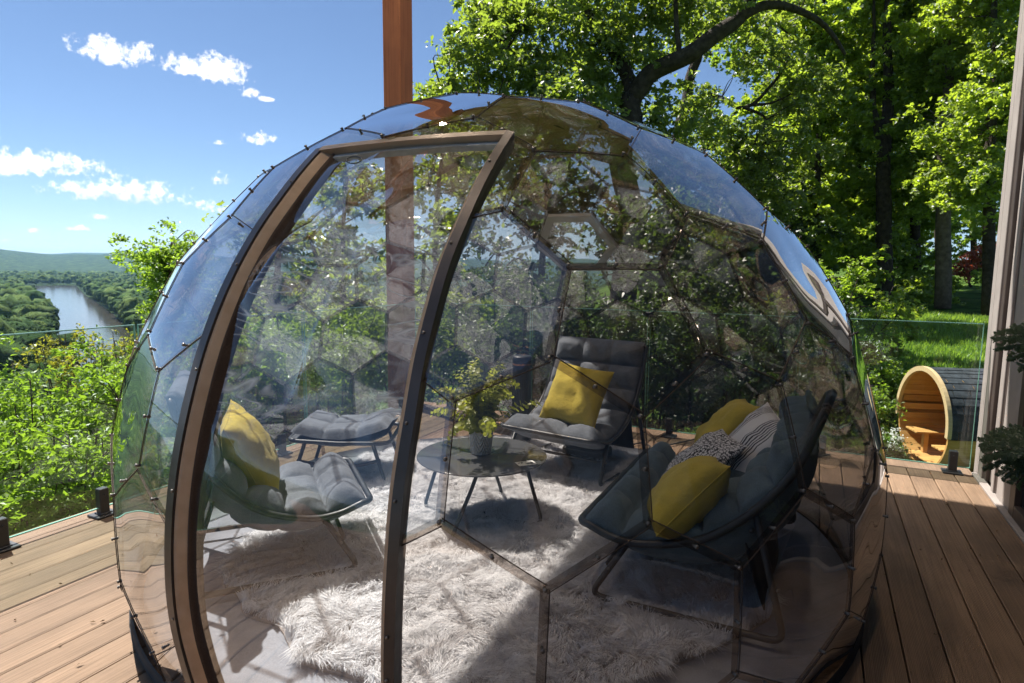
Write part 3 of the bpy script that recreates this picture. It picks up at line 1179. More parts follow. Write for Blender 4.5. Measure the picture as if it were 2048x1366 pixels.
edges = set()
for v, fs in FACES:
    for i in range(len(fs)):
        edges.add(tuple(sorted((fs[i], fs[(i + 1) % len(fs)]))))
bolts = MB()


def bolt(u, r=DR + 0.001, s=1.0):
    bolts.cyl(dpos(u, r + 0.002), 0.0065 * s, 0.005 * s, 7, 0.0055 * s, axis=u)
    bolts.cyl(dpos(u, r - 0.014), 0.0045 * s, 0.016 * s, 6, axis=u, smooth=False)


nstrip = 0
seen_v = set()
for a, b in sorted(edges):
    A, B = CEN[a], CEN[b]
    if max(A[2], B[2]) < BASE_S:
        continue
    n = 24
    ps = []
    for k in range(n + 1):
        q = A + (B - A) * k / n
        s_ = q / np.linalg.norm(q)
        p = q * 0.5 + s_ * 0.5
        if p[2] > BASE_S and not in_door(s_):
            ps.append(p)
    if len(ps) < 4:
        continue
    ps = ps[::4] if (len(ps) - 1) % 4 == 0 else ps[::4] + [ps[-1]]
    d = B - A
    d /= np.linalg.norm(d)
    G1, G0 = [], []
    hw = 0.0125
    for p in ps:
        nrm = p / np.linalg.norm(p)
        side = np.cross(nrm, d)
        side /= np.linalg.norm(side)
        G1.append([dpos(p, DR) - nrm * 0.004 - side * hw, dpos(p, DR) - nrm * 0.004 + side * hw])
    m = MB()
    m.grid(G1, True)
    m.build('seam_strip', MAT['strip'], dome, False)
    # dark sealed edge line along one side of the seam
    G2 = []
    for p in ps:
        nrm = p / np.linalg.norm(p)
        side = np.cross(nrm, d)
        side /= np.linalg.norm(side)
        G2.append(dpos(p, DR) + nrm * 0.001 + side * hw)
    bolts_edge = G2
    if 'EDGE' not in globals():
        EDGE = MB()
    EDGE.tube(G2, 0.0018, 4, cap=False)
    mid = (A + B) / 2
    mid /= np.linalg.norm(mid)
    for q, kk in ((A, a), (B, b), (mid, None)):
        if kk is not None and kk in seen_v:
            continue
        if q[2] > BASE_S + 0.01 and not in_door(q):
            bolt(q)
            if kk is not None:
                seen_v.add(kk)
    nstrip += 1
EDGE.build('seam_edge', MAT['brown_tape'], dome, False)['kind'] = 'stuff'

# door frame: two curved posts and a header, all boxes swept along the dome
def sweep(path, w_in, w_out, r0, r1, name, mat, parent=None, sidedir=None):
    """rectangular section: from w_in to w_out across (to the right seen from outside), radii r0..r1"""
    P = spline(path, 5)
    P = [p / np.linalg.norm(p) for p in P]
    sec = []
    for i, p in enumerate(P):
        d = P[min(i + 1, len(P) - 1)] - P[max(i - 1, 0)]
        d /= np.linalg.norm(d)
        s_ = np.cross(d, p)
        s_ /= np.linalg.norm(s_)
        if (s_ @ RIGHT) < 0:
            s_ = -s_
        if sidedir is not None and s_ @ sidedir < 0:
            s_ = -s_
        o = OFF
        sec.append([o + p * r0 + s_ * w_in, o + p * r1 + s_ * w_in, o + p * r1 + s_ * w_out, o + p * r0 + s_ * w_out])
    V = [q for s4 in sec for q in s4]
    Fq = []
    for i in range(len(P) - 1):
        for k in range(4):
            l = (k + 1) % 4
            Fq.append((i * 4 + k, i * 4 + l, (i + 1) * 4 + l, (i + 1) * 4 + k))
    Fq.append((0, 1, 2, 3))
    n = (len(P) - 1) * 4
    Fq.append((n, n + 3, n + 2, n + 1))
    return MB().add(V, Fq).build(name, MAT[mat], parent if parent is not None else dome)


def wavy(path, w0, w1, r0, r1, amp, name, mat, thick=0.004, lam=0.09, seed=0):
    """a soft fabric strip with a rippled free edge"""
    P = spline(path, 14)
    P = [p / np.linalg.norm(p) for p in P]
    rr2 = np.random.default_rng(seed)
    ph = rr2.uniform(0, 6, 3)
    G = []
    L = 0
    for i, p in enumerate(P):
        if i:
            L += np.linalg.norm(p - P[i - 1]) * DR
        d = P[min(i + 1, len(P) - 1)] - P[max(i - 1, 0)]
        d /= np.linalg.norm(d)
        s_ = np.cross(d, p)
        s_ /= np.linalg.norm(s_)
        if (s_ @ RIGHT) < 0:
            s_ = -s_
        row = []
        for k in range(5):
            f = k / 4
            wv = amp * f * (math.sin(L / lam * 6.28 + ph[0]) * 0.5 + math.sin(L / lam * 2.3 + ph[1]) + 0.7 * math.sin(L / lam * 0.9 + ph[2]))
            row.append(OFF + p * (r0 + (r1 - r0) * f + wv * 0.5) + s_ * (w0 + (w1 - w0) * f + wv))
        G.append(row)
    o = MB().grid(G, True).build(name, MAT[mat], dome, False)
    md = o.modifiers.new('thickness', 'SOLIDIFY')
    md.thickness = thick
    return o


MAT['zip_tape'] = simple('pale_zip_tape', (0.42, 0.43, 0.42), 0.5, 0.15, 40)
fl = sweep(PL, -0.032, 0.004, DR - 0.03, DR + 0.018, 'door_post', 'bronze')
fr_ = sweep(PR, -0.009, 0.020, DR - 0.045, DR + 0.020, 'door_post', 'bronze')
wavy(PL, 0.005, 0.040, DR + 0.008, DR - 0.02, 0.0022, 'zip_flap', 'canvas', 0.004, 0.10, 1)
wavy(PL, 0.038, 0.056, DR - 0.012, DR - 0.05, 0.0035, 'zip_binding', 'brown_tape', 0.012, 0.22, 2)
wavy(PR, -0.027, -0.010, DR - 0.02, DR + 0.004, 0.0012, 'zip_flap', 'canvas', 0.004, 0.3, 3)
def header(w0, w1, r0, r1, name, mat):
    a, b = PL[0], PR[0]
    V = []
    n = 8
    for k in range(n + 1):
        f = k / n
        q = a + (b - a) * f
        s_ = q / np.linalg.norm(q)
        q = q * 0.75 + s_ * 0.25                     # nearly straight between the two post heads
        up = np.array([0, 0, 1.0]) - s_ * s_[2]
        up /= np.linalg.norm(up)
        V += [OFF + q * DR + s_ * r0 + up * w0, OFF + q * DR + s_ * r1 + up * w0, OFF + q * DR + s_ * r1 + up * w1, OFF + q * DR + s_ * r0 + up * w1]
    Fq = []
    for k in range(n):
        for m_ in range(4):
            l = (m_ + 1) % 4
            Fq.append((k * 4 + m_, k * 4 + l, k * 4 + 4 + l, k * 4 + 4 + m_))
    Fq += [(0, 1, 2, 3), (n * 4, n * 4 + 3, n * 4 + 2, n * 4 + 1)]
    return MB().add(V, Fq).build(name, MAT[mat], dome)


header(-0.026, 0.004, -0.03, 0.020, 'door_header', 'bronze_light')
header(-0.045, -0.0275, -0.028, -0.006, 'header_zip', 'zip_tape')
# pull loop hanging from the header
lp = []
u0 = on_dome(712, 318)
e1 = np.cross(u0, [0, 0, 1.0])
e1 /= np.linalg.norm(e1)
e2 = np.cross(e1, u0)
for k in range(17):
    a = 2 * PI * k / 16
    lp.append(dpos(u0, DR + 0.004) + e1 * 0.036 * math.cos(a) * 0.9 + e2 * 0.022 * math.sin(a) - e2 * 0.012 + e1 * 0.014 * math.sin(a))
MB().tube(lp[:-1], 0.0022, 6, closed=True).build('pull_loop', MAT['black_metal'], dome)
for path in (PL, PR):
    P = spline(path, 5)
    for i in range(4, len(P) - 2, 9):
        p = P[i] / np.linalg.norm(P[i])
        bolt(p, DR + 0.019, 0.8)
bb = bolts.build('bolt', MAT['steel'], dome)
bb['kind'] = 'stuff'

# clear vinyl door sheet, creased and hanging a little inside the frame
NA, NBR = 130, 96
G = []
SL, SR_ = spline(PL, 8), spline(PR, 8)


def resample(P, n):
    P = np.array(P)
    L = np.concatenate([[0], np.cumsum(np.linalg.norm(np.diff(P, axis=0), axis=1))])
    tt = np.linspace(0, L[-1], n)
    return np.stack([np.interp(tt, L, P[:, k]) for k in range(3)], 1)


SL, SR_ = resample(SL, NA), resample(SR_, NA)
for i in range(NA):
    row = []
    for jx in range(NBR):
        f = jx / (NBR - 1)
        p = SL[i] * (1 - f) + SR_[i] * f
        p /= np.linalg.norm(p)
        e = math.sin(PI * f) ** 0.6 * min(1, i / 6)
        a, b = i / NA * 1.9, f * 0.95
        wv = (0.0420 * math.sin(9 * a + 5.5 * b + 2.2 * math.sin(3.1 * b + 2 * a)) * ss(0.12, 0.26, i / NA) * ss(0.60, 0.46, i / NA)
              + 0.0120 * math.sin(17 * a - 8 * b + 1.5 * math.sin(5 * a)) * ss(0.14, 0.3, i / NA) * ss(0.66, 0.5, i / NA)
              + 0.0065 * math.sin(21 * b + 3 * a) * ss(0.35, 0.0, i / NA)
              + 0.0025 * math.sin(5 * a + 9 * b)
              + 0.0150 * (1 - abs(math.sin(6.5 * a + 3.2 * b + 1.3 * math.sin(4 * b - 3 * a)))) ** 4 * ss(0.14, 0.26, i / NA) * ss(0.62, 0.48, i / NA)
              - 0.0130 * (1 - abs(math.sin(5.0 * b - 4.2 * a + 0.8 * math.sin(7 * a)))) ** 5 * ss(0.10, 0.24, i / NA) * ss(0.62, 0.48, i / NA))
        row.append(OFF + p * (DR - 0.022 + wv * e))
    G.append(row)
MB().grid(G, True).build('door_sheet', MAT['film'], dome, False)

# vent window ring at the back
v, fs = FACES[VENT]
cs = [CEN[k] for k in fs]
m = MB()
n = len(cs)
cc = sum(cs) / n
for i in range(n):
    a, b = cs[i], cs[(i + 1) % n]
    a2, b2 = cc + (a - cc) * 0.80, cc + (b - cc) * 0.80
    P4 = [dpos(q, DR - 0.012) for q in (a, b, b2, a2)] + [dpos(q, DR - 0.04) for q in (a, b, b2, a2)]
    m.add(P4, [(0, 1, 2, 3), (7, 6, 5, 4), (0, 4, 5, 1), (2, 6, 7, 3)])
t = NT('pale_vent_frame')
v_ = t.bsdf(**{'Base Color': (0.62, 0.60, 0.58, 1), 'Roughness': 0.35})
tr = t.n('ShaderNodeBsdfTransparent', {'Color': (0.8, 0.8, 0.78, 1)})
MAT['vent'] = t.done(t.n('ShaderNodeMixShader', {0: 0.55, 1: tr.outputs[0], 2: v_.outputs[0]}).outputs[0])
m.build('vent_frame', MAT['vent'], dome)

# groundsheet with a raised rim, black skirt round the foot
rb = math.sqrt(DR * DR - DC[2] ** 2)
prof = [(0.002, 0.006), (0.9, 0.006), (rb - 0.16, 0.006), (rb - 0.10, 0.010), (rb - 0.05, 0.026), (rb - 0.035, 0.05)]
m = MB()
V, Fq = [], []
n = 96
for (r, z) in prof:
    for k in range(n):
        a = 2 * PI * k / n
        wr = 0.004 * math.sin(a * 9 + 1) * math.sin(a * 4.0) if r > 1.4 else 0
        V.append((r * math.cos(a) * (1 + wr * 0.6), r * math.sin(a) * (1 + wr * 0.6), z + abs(wr) * (2.5 if r > 1.5 else 0)))
for i in range(len(prof) - 1):
    for k in range(n):
        l = (k + 1) % n
        Fq.append((i * n + k, i * n + l, (i + 1) * n + l, (i + 1) * n + k))
m.add(V, Fq, True).build('groundsheet', MAT['groundsheet'], dome)
da0, da1 = math.atan2(PL[-1][1], PL[-1][0]), math.atan2(PR[-1][1], PR[-1][0])
V, Fq = [], []
for k in range(n):
    a = 2 * PI * k / n
    for (r, z) in ((rb + 0.018, 0.003), (rb + 0.013, 0.007), (rb + 0.013, 0.028), (rb + 0.004, 0.034)):
        V.append((r * math.cos(a), r * math.sin(a), z))
for k in range(n):
    l = (k + 1) % n
    for q in range(3):
        Fq.append((k * 4 + q, l * 4 + q, l * 4 + q + 1, k * 4 + q + 1))
MB().add(V, Fq, True).build('base_skirt', MAT['skirt'], dome)
# ------------------------------------------------------------------ lounge furniture
RAIL = [(0.0, 0.362), (0.10, 0.330), (0.23, 0.328), (0.45, 0.392), (0.625, 0.525), (0.77, 0.712), (0.845, 0.905), (0.875, 1.005)]


RAIL_C = [(0.0, 0.362), (0.10, 0.330), (0.23, 0.328), (0.42, 0.390), (0.57, 0.52), (0.675, 0.69), (0.73, 0.84), (0.742, 0.885)]


def rail_curve(kind=None):
    P = np.array(spline([(0, d, z) for d, z in (RAIL if kind == 'sofa' else RAIL_C)], 10))
    return P[:, 1:]


def seat_frame_parts(root, W, kind):
    h = W / 2
    rc = rail_curve(kind)
    # one bent tube: up the left rail, across the front, up the right rail, across the top
    lo_ = len(rc) - (17 if kind == 'sofa' else 0)
    left = [(-h, d, z) for d, z in rc[:lo_][::-1]]
    right = [(h, d, z) for d, z in rc]
    fl_ = [(-h + 0.055 * (1 - math.cos(a)), 0 - 0.055 * math.sin(a) * 0 - 0.055 * (math.sin(a)), 0.366) for a in np.linspace(0.2, PI / 2, 5)]
    fr2 = [(-p[0], p[1], p[2]) for p in fl_[::-1]]
    loop = left + fl_ + fr2 + right
    dt, zt = rc[-1]
    dip = 0.20 if kind == 'sofa' else 0.0
    loop.append((h - 0.012, dt + 0.005, zt + 0.016))
    for f in np.linspace(0.96, -0.96, 9):
        q = 1 - abs(f) ** 2.5
        if kind == 'sofa':
            g_ = (1 - f) / 2
            dl, zl = rc[lo_ - 1]
            loop.append(((h - 0.03) * f, dt + (dl - dt) * g_ ** 0.7, zt + 0.02 + (zl + 0.02 - zt) * g_ ** 0.7 - 0.06 * q))
        else:
            loop.append(((h - 0.03) * f, dt + 0.008, zt + 0.020))
    if kind != 'sofa':
        loop.append((-h + 0.012, dt + 0.005, zt + 0.016))
    MB().tube(loop, 0.0165 if kind == 'sofa' else 0.0145, 10, closed=True).build('seat_frame', MAT['black_metal'], root)
    for s in (-1, 1):
        x = s * (h - 0.012)
        pts = [(x, 0.165, 0.318), (x + s * 0.02, 0.01, 0.058), (x + s * 0.02, 0.78, 0.058), (x, 0.61 if kind != 'sofa' else 0.645, 0.56)]
        pts = fillet(pts, 0.06, 6)
        MB().tube(pts, 0.0135, 10).build('leg_frame', MAT['black_metal'], root)
        MB().cyl((x + s * 0.012, 0.09, 0.195), 0.006, 0.016 * s, 8, axis=(1, 0, 0)).cyl((x + s * 0.012, 0.745, 0.26), 0.006, 0.016 * s, 8, axis=(1, 0, 0)).build('bolt', MAT['steel'], root)
    MB().tube([(-h + 0.02, 0.075, 0.20), (h - 0.02, 0.075, 0.20)], 0.010, 8).build('cross_bar', MAT['black_metal'], root)
    MB().tube([(-h + 0.02, 0.64, 0.46), (h - 0.02, 0.64, 0.46)], 0.010, 8).build('cross_bar', MAT['black_metal'], root)


def quilted(root, W, rows, cols, mat, kind, name='cushion', s0=-0.035, s1=1.04, thick=0.066, base=0.030, seed=0, inset=0.014):
    """tufted cushion that follows the bent rail profile"""
    rc = rail_curve(kind)
    if kind == 'sofa':
        s1 = 0.82
        thick, base = 0.085, 0.035
    L = np.concatenate([[0], np.cumsum(np.linalg.norm(np.diff(rc, axis=0), axis=1))])
    tot = L[-1]
    nu, nv = rows * 12 + 1, cols * 12 + 1
    rr2 = np.random.default_rng(seed)
    amp = rr2.uniform(0.8, 1.15, (rows + 1, cols + 1))
    top, bot = [], []
    for i in range(nu):
        s = (s0 + (s1 - s0) * i / (nu - 1)) * tot
        sc_ = min(max(s, 0), tot)
        d = np.interp(sc_, L, rc[:, 0])
        z = np.interp(sc_, L, rc[:, 1])
        e = 0.01
        t2 = np.array([np.interp(min(sc_ + e, tot), L, rc[:, 0]) - np.interp(max(sc_ - e, 0), L, rc[:, 0]), np.interp(min(sc_ + e, tot), L, rc[:, 1]) - np.interp(max(sc_ - e, 0), L, rc[:, 1])])
        t2 /= np.linalg.norm(t2)
        if s > tot:
            d += t2[0] * (s - tot)
            z += t2[1] * (s - tot)
        if s < 0:
            d += s
        nrm = np.array([-t2[1], t2[0]])
        fu = i / (nu - 1) * rows
        iu = min(int(fu), rows - 1)
        fu -= iu
        sag = 0.050 * math.sin(PI * min(1, max(0, s / tot)) ** 0.8) ** 1.5
        rt, rbm = [], []
        for jv in range(nv):
            fv = jv / (nv - 1) * cols
            iv = min(int(fv), cols - 1)
            fv -= iv
            pu, pv_ = max(0, 4 * fu * (1 - fu)), max(0, 4 * fv * (1 - fv))
            p = (pu ** 0.42) * (pv_ ** 0.42) * amp[iu, iv]
            p = 0.28 * min(pu ** 0.4, 1) + 0.72 * p
            x = -W / 2 + inset + (W - 2 * inset) * jv / (nv - 1)
            ex = abs(2 * jv / (nv - 1) - 1)
            x += 0.012 * (p - 0.4) * (1 if x > 0 else -1) * (1 if ex > 0.96 else 0)
            wr = mnoise.noise(Vector((x * 14, s * 14, seed))) * 0.010 + mnoise.noise(Vector((x * 40, s * 26, seed + 5))) * 0.005 + mnoise.noise(Vector((x * 12 + s * 60, s * 14, seed + 9))) * 0.004 * (1 - p)
            rnd = 1 - 0.55 * max(0, ex - 0.86) / 0.14
            endr = min(1, (0.55 + min(i, nu - 1 - i) / 8))
            t_ = (base + thick * p + wr) * rnd * endr
            k = 1 - ex ** 6
            q = np.array([d, z]) - nrm * sag * k * 0.6
            rt.append((x, q[0] + nrm[0] * t_, q[1] + nrm[1] * t_))
            b_ = 0.016 + 0.022 * p * k + (0.105 if kind == 'sofa' else 0.06) * math.sin(PI * min(1, max(0, s / tot - 0.04) / 0.80)) ** 0.9 * (1 - ex ** 14)
            rbm.append((x, q[0] - nrm[0] * b_, q[1] - nrm[1] * b_))
        top.append(rt)
        bot.append(rbm)
    m = MB()
    T, B = np.array(top), np.array(bot)
    a, b = nu, nv
    V = np.concatenate([T.reshape(-1, 3), B.reshape(-1, 3)])
    off = a * b
    Fq = []
    for i in range(a - 1):
        for j_ in range(b - 1):
            q = (i * b + j_, i * b + j_ + 1, (i + 1) * b + j_ + 1, (i + 1) * b + j_)
            Fq.append(q)
            Fq.append(tuple(k + off for k in q[::-1]))
    for i in range(a - 1):
        Fq.append((i * b, (i + 1) * b, (i + 1) * b + off, i * b + off))
        Fq.append((i * b + b - 1, i * b + b - 1 + off, (i + 1) * b + b - 1 + off, (i + 1) * b + b - 1))
    for j_ in range(b - 1):
        Fq.append((j_, j_ + off, j_ + 1 + off, j_ + 1))
        k = (a - 1) * b
        Fq.append((k + j_, k + j_ + 1, k + j_ + 1 + off, k + j_ + off))
    m.add(V, Fq, True)
    return m.build(name, mat, root)


def rear_panel(root, W):
    h = W / 2 - 0.05
    G = []
    for i in range(9):
        f = i / 8
        row = []
        for k in range(13):
            g_ = k / 12
            x = -h + 2 * h * g_
            y = 0.60 + 0.11 * f + 0.012 * math.sin(g_ * 9 + f * 3)
            row.append((x, y, 0.46 - 0.33 * f + 0.02 * abs(g_ - 0.5)))
        G.append(row)
    o = MB().grid(G, True).build('rear_panel', MAT['cushion_dark'], root, False)
    md = o.modifiers.new('thickness', 'SOLIDIFY')
    md.thickness = 0.006
    return o


def lounge(name, label, cat, front_mid, face_deg, W, rows, cols, group=None, seed=0, kind=None):
    root = empty(name, (front_mid[0], front_mid[1], 0.0), R(face_deg + 90))
    tag(root, label, cat, group)
    seat_frame_parts(root, W, kind)
    quilted(root, W, rows, cols, MAT['sofa_cushion' if kind == 'sofa' else 'cushion'], kind, seed=seed)
    rear_panel(root, W)
    return root


lounge('lounge_chair', 'charcoal tufted lounge chair just inside the doorway, yellow pillow standing on it', 'chair', (-2.11, 2.37), 50, 0.70, 6, 3, 'charcoal lounge chairs', 3)
lounge('lounge_chair', 'charcoal tufted lounge chair at the back near the tower heater, square yellow pillow', 'chair', (-1.565, 3.72), -98, 0.74, 6, 3, 'charcoal lounge chairs', 5)
lounge('loveseat', 'wide dark grey cushioned loveseat on the right heaped with yellow and white pillows', 'sofa', (-0.815, 3.02), 180, 1.22, 6, 5, None, 8, 'sofa')

# low footstool without a back, far left
fs_ = empty('footstool', (-2.86, 3.22, 0), R(28))
tag(fs_, 'low dark cushioned footstool on bent tube legs behind the left lounge chair', 'footstool')
W_, D_ = 0.66, 0.52
m = MB()
ring = [(-W_ / 2, -D_ / 2, 0.33), (W_ / 2, -D_ / 2, 0.31), (W_ / 2, D_ / 2, 0.31), (-W_ / 2, D_ / 2, 0.33)]
ring = fillet([((ring[0][0] + ring[1][0]) / 2, ring[0][1], 0.31)] + ring[1:] + [ring[0]] + [((ring[0][0] + ring[1][0]) / 2, ring[0][1], 0.31)], 0.08, 5)
m.tube(ring[:-1], 0.014, 10, closed=True)
m.build('seat_frame', MAT['black_metal'], fs_)
for s in (-1, 1):
    pts = fillet([(s * 0.22, -D_ / 2, 0.31), (s * 0.31, -D_ / 2 - 0.02, 0.03), (s * 0.31, D_ / 2 + 0.02, 0.03), (s * 0.22, D_ / 2, 0.31)], 0.05, 4)
    MB().tube(pts, 0.0125, 10).build('leg_frame', MAT['black_metal'], fs_)
MB().tube(spline([(-0.27, -D_ / 2 - 0.01, 0.20), (-0.1, -D_ / 2 + 0.02, 0.155), (0.1, -D_ / 2 + 0.02, 0.155), (0.27, -D_ / 2 - 0.01, 0.20)], 6), 0.011, 8).build('cross_bar', MAT['black_metal'], fs_)
nu, nv = 49, 37
top, bot = [], []
for i in range(nu):
    fu = i / (nu - 1) * 3
    iu = min(int(fu), 2)
    fu -= iu
    rt, rb_ = [], []
    for k in range(nv):
        fv = k / (nv - 1) * 2
        iv = min(int(fv), 1)
        fv -= iv
        p = (max(0, 4 * fu * (1 - fu)) * max(0, 4 * fv * (1 - fv))) ** 0.3
        x = (i / (nu - 1) - 0.5) * (W_ - 0.03)
        y = (k / (nv - 1) - 0.5) * (D_ - 0.03)
        bend = 0.06 * (2 * x / W_) ** 2 + 0.05 * max(0, x / W_) - 0.02
        ex = max(abs(2 * i / (nu - 1) - 1), abs(2 * k / (nv - 1) - 1))
        rn = 1 - 0.7 * max(0, ex - 0.85) / 0.15
        rt.append((x, y, 0.335 + bend + (0.05 + 0.03 * p + 0.005 * mnoise.noise(Vector((x * 20, y * 20, 3)))) * rn))
        rb_.append((x, y, 0.325 + bend - (0.015 + 0.04 * (1 - ex ** 3))))
    top.append(rt)
    bot.append(rb_)
MB().grid(top, True).grid(bot, True, True).build('cushion', MAT['cushion'], fs_, False)

# ------------------------------------------------------------------ pillows
def pillow(label, mat, size, c, normal, up, thick=0.085, seed=0, group='scatter pillows'):
    n = 25
    nz = np.array(normal, float)
    nz /= np.linalg.norm(nz)
    uy = np.array(up, float)
    uy -= nz * (uy @ nz)
    uy /= np.linalg.norm(uy)
    ux = np.cross(uy, nz)
    s = size / 2
    V = []
    for side in (1, -1):
        for i in range(n):
            for k in range(n):
                u, v = 2 * i / (n - 1) - 1, 2 * k / (n - 1) - 1
                # points crowd a little towards the seams
                u, v = math.sin(u * PI / 2 * 0.94) / math.sin(PI / 2 * 0.94), math.sin(v * PI / 2 * 0.94) / math.sin(PI / 2 * 0.94)
                x = s * u * (1 - 0.065 * (1 - v * v) * abs(u) ** 1.5)
                y = s * v * (1 - 0.065 * (1 - u * u) * abs(v) ** 1.5)
                q = max(0, (1 - abs(u) ** 2.4) * (1 - abs(v) ** 2.4))
                th = thick * q ** 0.48
                wr = (mnoise.noise(Vector((u * 2.1, v * 2.1, seed * 3.1 + side))) * 0.022 + mnoise.noise(Vector((u * 5, v * 5, seed + side * 9))) * 0.012 + mnoise.noise(Vector((u * 11, v * 9, seed + side * 4))) * 0.005) * q ** 0.4
                cr = 0.006 * math.sin(9 * (u * v) + seed) * q ** 0.3 * (u * u + v * v) * 0.6
                sl = 0.018 * (1 - (v + 1) / 2) * q ** 0.5
                V.append((x, y - sl * 0.6, side * (th + sl) + wr + cr))
    Fq = []
    for side in (0, 1):
        o = side * n * n
        for i in range(n - 1):
            for k in range(n - 1):
                q = (o + i * n + k, o + (i + 1) * n + k, o + (i + 1) * n + k + 1, o + i * n + k + 1)
                Fq.append(q if side == 0 else q[::-1])
    bm = bmesh.new()
    bv = [bm.verts.new(p) for p in V]
    for q in Fq:
        f = bm.faces.new([bv[k] for k in q])
        f.smooth = True
    bmesh.ops.remove_doubles(bm, verts=bm.verts[:], dist=0.0015)
    bmesh.ops.recalc_face_normals(bm, faces=bm.faces[:])
    me = bpy.data.meshes.new('pillow')
    bm.to_mesh(me)
    bm.free()
    me.materials.append(mat)
    o = bpy.data.objects.new('pillow', me)
    mw = Matrix(((ux[0], uy[0], nz[0], c[0]), (ux[1], uy[1], nz[1], c[1]), (ux[2], uy[2], nz[2], c[2]), (0, 0, 0, 1)))
    o.matrix_world = mw
    link(o)
    tag(o, label, 'pillow', group)
    # seam cord
    ring = []
    for k in range(96):
        a = k / 96 * 4
        sd, f = int(a), (a - int(a)) * 2 - 1
        u, v = ((f, -1), (1, f), (-f, 1), (-1, -f))[sd]
        ring.append((s * u * (1 - 0.065 * (1 - v * v)), s * v * (1 - 0.065 * (1 - u * u)) - 0.0, 0))
    MB().tube(ring, 0.003, 5, closed=True).build('seam', mat, o)
    return o


# woven white cloth with printed black lines
t = NT('white_cloth_black_stripes')
v = t.coord('Object')
sx = t.n('ShaderNodeSeparateXYZ', {0: v})
nn = t.noise(v, 14, 3)
nf = t.noise(v, 160, 2)
band = t.math('LESS_THAN', t.math('ABSOLUTE', t.math('ADD', t.math('ABSOLUTE', sx.outputs[0]), -0.105)), 0.050)
lines = t.math('GREATER_THAN', t.math('ADD', t.math('SINE', t.math('MULTIPLY', sx.outputs[0], 420)), t.math('MULTIPLY', nf, 0.9)), 0.72)
f = t.math('MULTIPLY', band, lines)
cc = t.mixc(f, (0.66, 0.65, 0.64, 1), (0.035, 0.035, 0.04, 1))
p = t.bsdf(**{'Base Color': cc, 'Roughness': 0.95, 'Normal': t.bump(t.noise(v, 600, 2), 0.4, 0.003)})
MAT['stripe'] = t.done(p.outputs[0])
t = NT('white_cloth_black_scribble')
v = t.coord('Object')
wv = t.n('ShaderNodeTexWave', {'Vector': v, 'Scale': 16.0, 'Distortion': 9.0, 'Detail': 3.0, 'Detail Scale': 2.2}, wave_type='BANDS').outputs['Fac']
wv2 = t.n('ShaderNodeTexWave', {'Vector': t.coord('Object', (1, -1, 1)), 'Scale': 24.0, 'Distortion': 7.0, 'Detail': 2.0, 'Detail Scale': 3.0}, wave_type='RINGS').outputs['Fac']
f = t.math('MAXIMUM', t.math('GREATER_THAN', wv, 0.80), t.math('GREATER_THAN', wv2, 0.84))
cc = t.mixc(f, (0.66, 0.65, 0.64, 1), (0.04, 0.04, 0.045, 1))
p = t.bsdf(**{'Base Color': cc, 'Roughness': 0.95, 'Normal': t.bump(t.noise(v, 600, 2), 0.4, 0.003)})
MAT['scribble'] = t.done(p.outputs[0])

pillow('plump yellow pillow standing on edge on the left lounge chair by the doorway', MAT['yellow'], 0.44, at(500, 905, 2.95), (0.62, 0.60, 0.38), (-0.1, -0.25, 1), 0.085, 1)
pillow('flat square yellow pillow propped on the rear lounge chair', MAT['yellow'], 0.43, at(1152, 790, 4.22), (-0.10, -0.86, 0.50), (0.14, 0.4, 0.9), 0.075, 2)
pillow('large yellow pillow lying nearest the camera on the loveseat', MAT['yellow'], 0.40, at(1376, 988, 2.62), (-0.74, -0.06, 0.67), (0.62, 0.33, 0.71), 0.105, 3)
pillow('yellow pillow at the far end of the loveseat behind the white ones', MAT['yellow'], 0.42, at(1452, 860, 3.50), (-0.76, -0.14, 0.63), (0.60, 0.25, 0.76), 0.095, 4)
pillow('white pillow with black scribble pattern tucked behind the large yellow one', MAT['scribble'], 0.40, at(1402, 925, 3.02), (-0.60, -0.2, 0.74), (0.6, 0.3, 0.70), 0.065, 5)
pillow('white pillow with fine black stripes leaning on the loveseat back', MAT['stripe'], 0.42, at(1503, 898, 2.98), (-0.75, -0.32, 0.55), (0.50, 0.10, 0.85), 0.075, 6)

# ------------------------------------------------------------------ coffee table with plant and card
TX, TY, TZ, TR = -1.655, 2.965, 0.402, 0.368
tb = empty('coffee_table', (TX, TY, 0))
tag(tb, 'round smoked glass coffee table on four bent black legs in the middle of the rug', 'table')
t = NT('smoked_table_glass')
p = t.bsdf(**{'Base Color': (0.085, 0.088, 0.092, 1), 'Roughness': 0.16, 'IOR': 1.45})
MAT['tabletop'] = t.done(p.outputs[0])
MB().lathe([(0.001, TZ - 0.008), (TR - 0.003, TZ - 0.008), (TR, TZ - 0.005), (TR, TZ - 0.003), (TR - 0.003, TZ), (0.001, TZ)], 72).build('tabletop', MAT['tabletop'], tb)
MB().lathe([(0.235, TZ - 0.026), (0.255, TZ - 0.026), (0.255, TZ - 0.009), (0.235, TZ - 0.009), (0.235, TZ - 0.026)], 48, smooth=False).build('support_ring', MAT['black_metal'], tb)
for k, (a0, a1) in enumerate(((8, 20), (-88, -66), (190, 205), (98, 112))):
    p0 = np.array([0.245 * math.cos(R(a1)), 0.245 * math.sin(R(a1)), TZ - 0.02])
    f1 = np.array([0.365 * math.cos(R(a0)), 0.365 * math.sin(R(a0)), 0.032])
    mid_ = p0 * 0.8 + f1 * 0.2
    mid_[2] = TZ - 0.10
    MB().tube(fillet([p0, mid_, f1, (0.02 * math.cos(R(a0)), 0.02 * math.sin(R(a0)), 0.032 + (0.012 if k % 2 else 0))], 0.07, 6), 0.0105, 10).build('leg', MAT['black_metal'], tb)

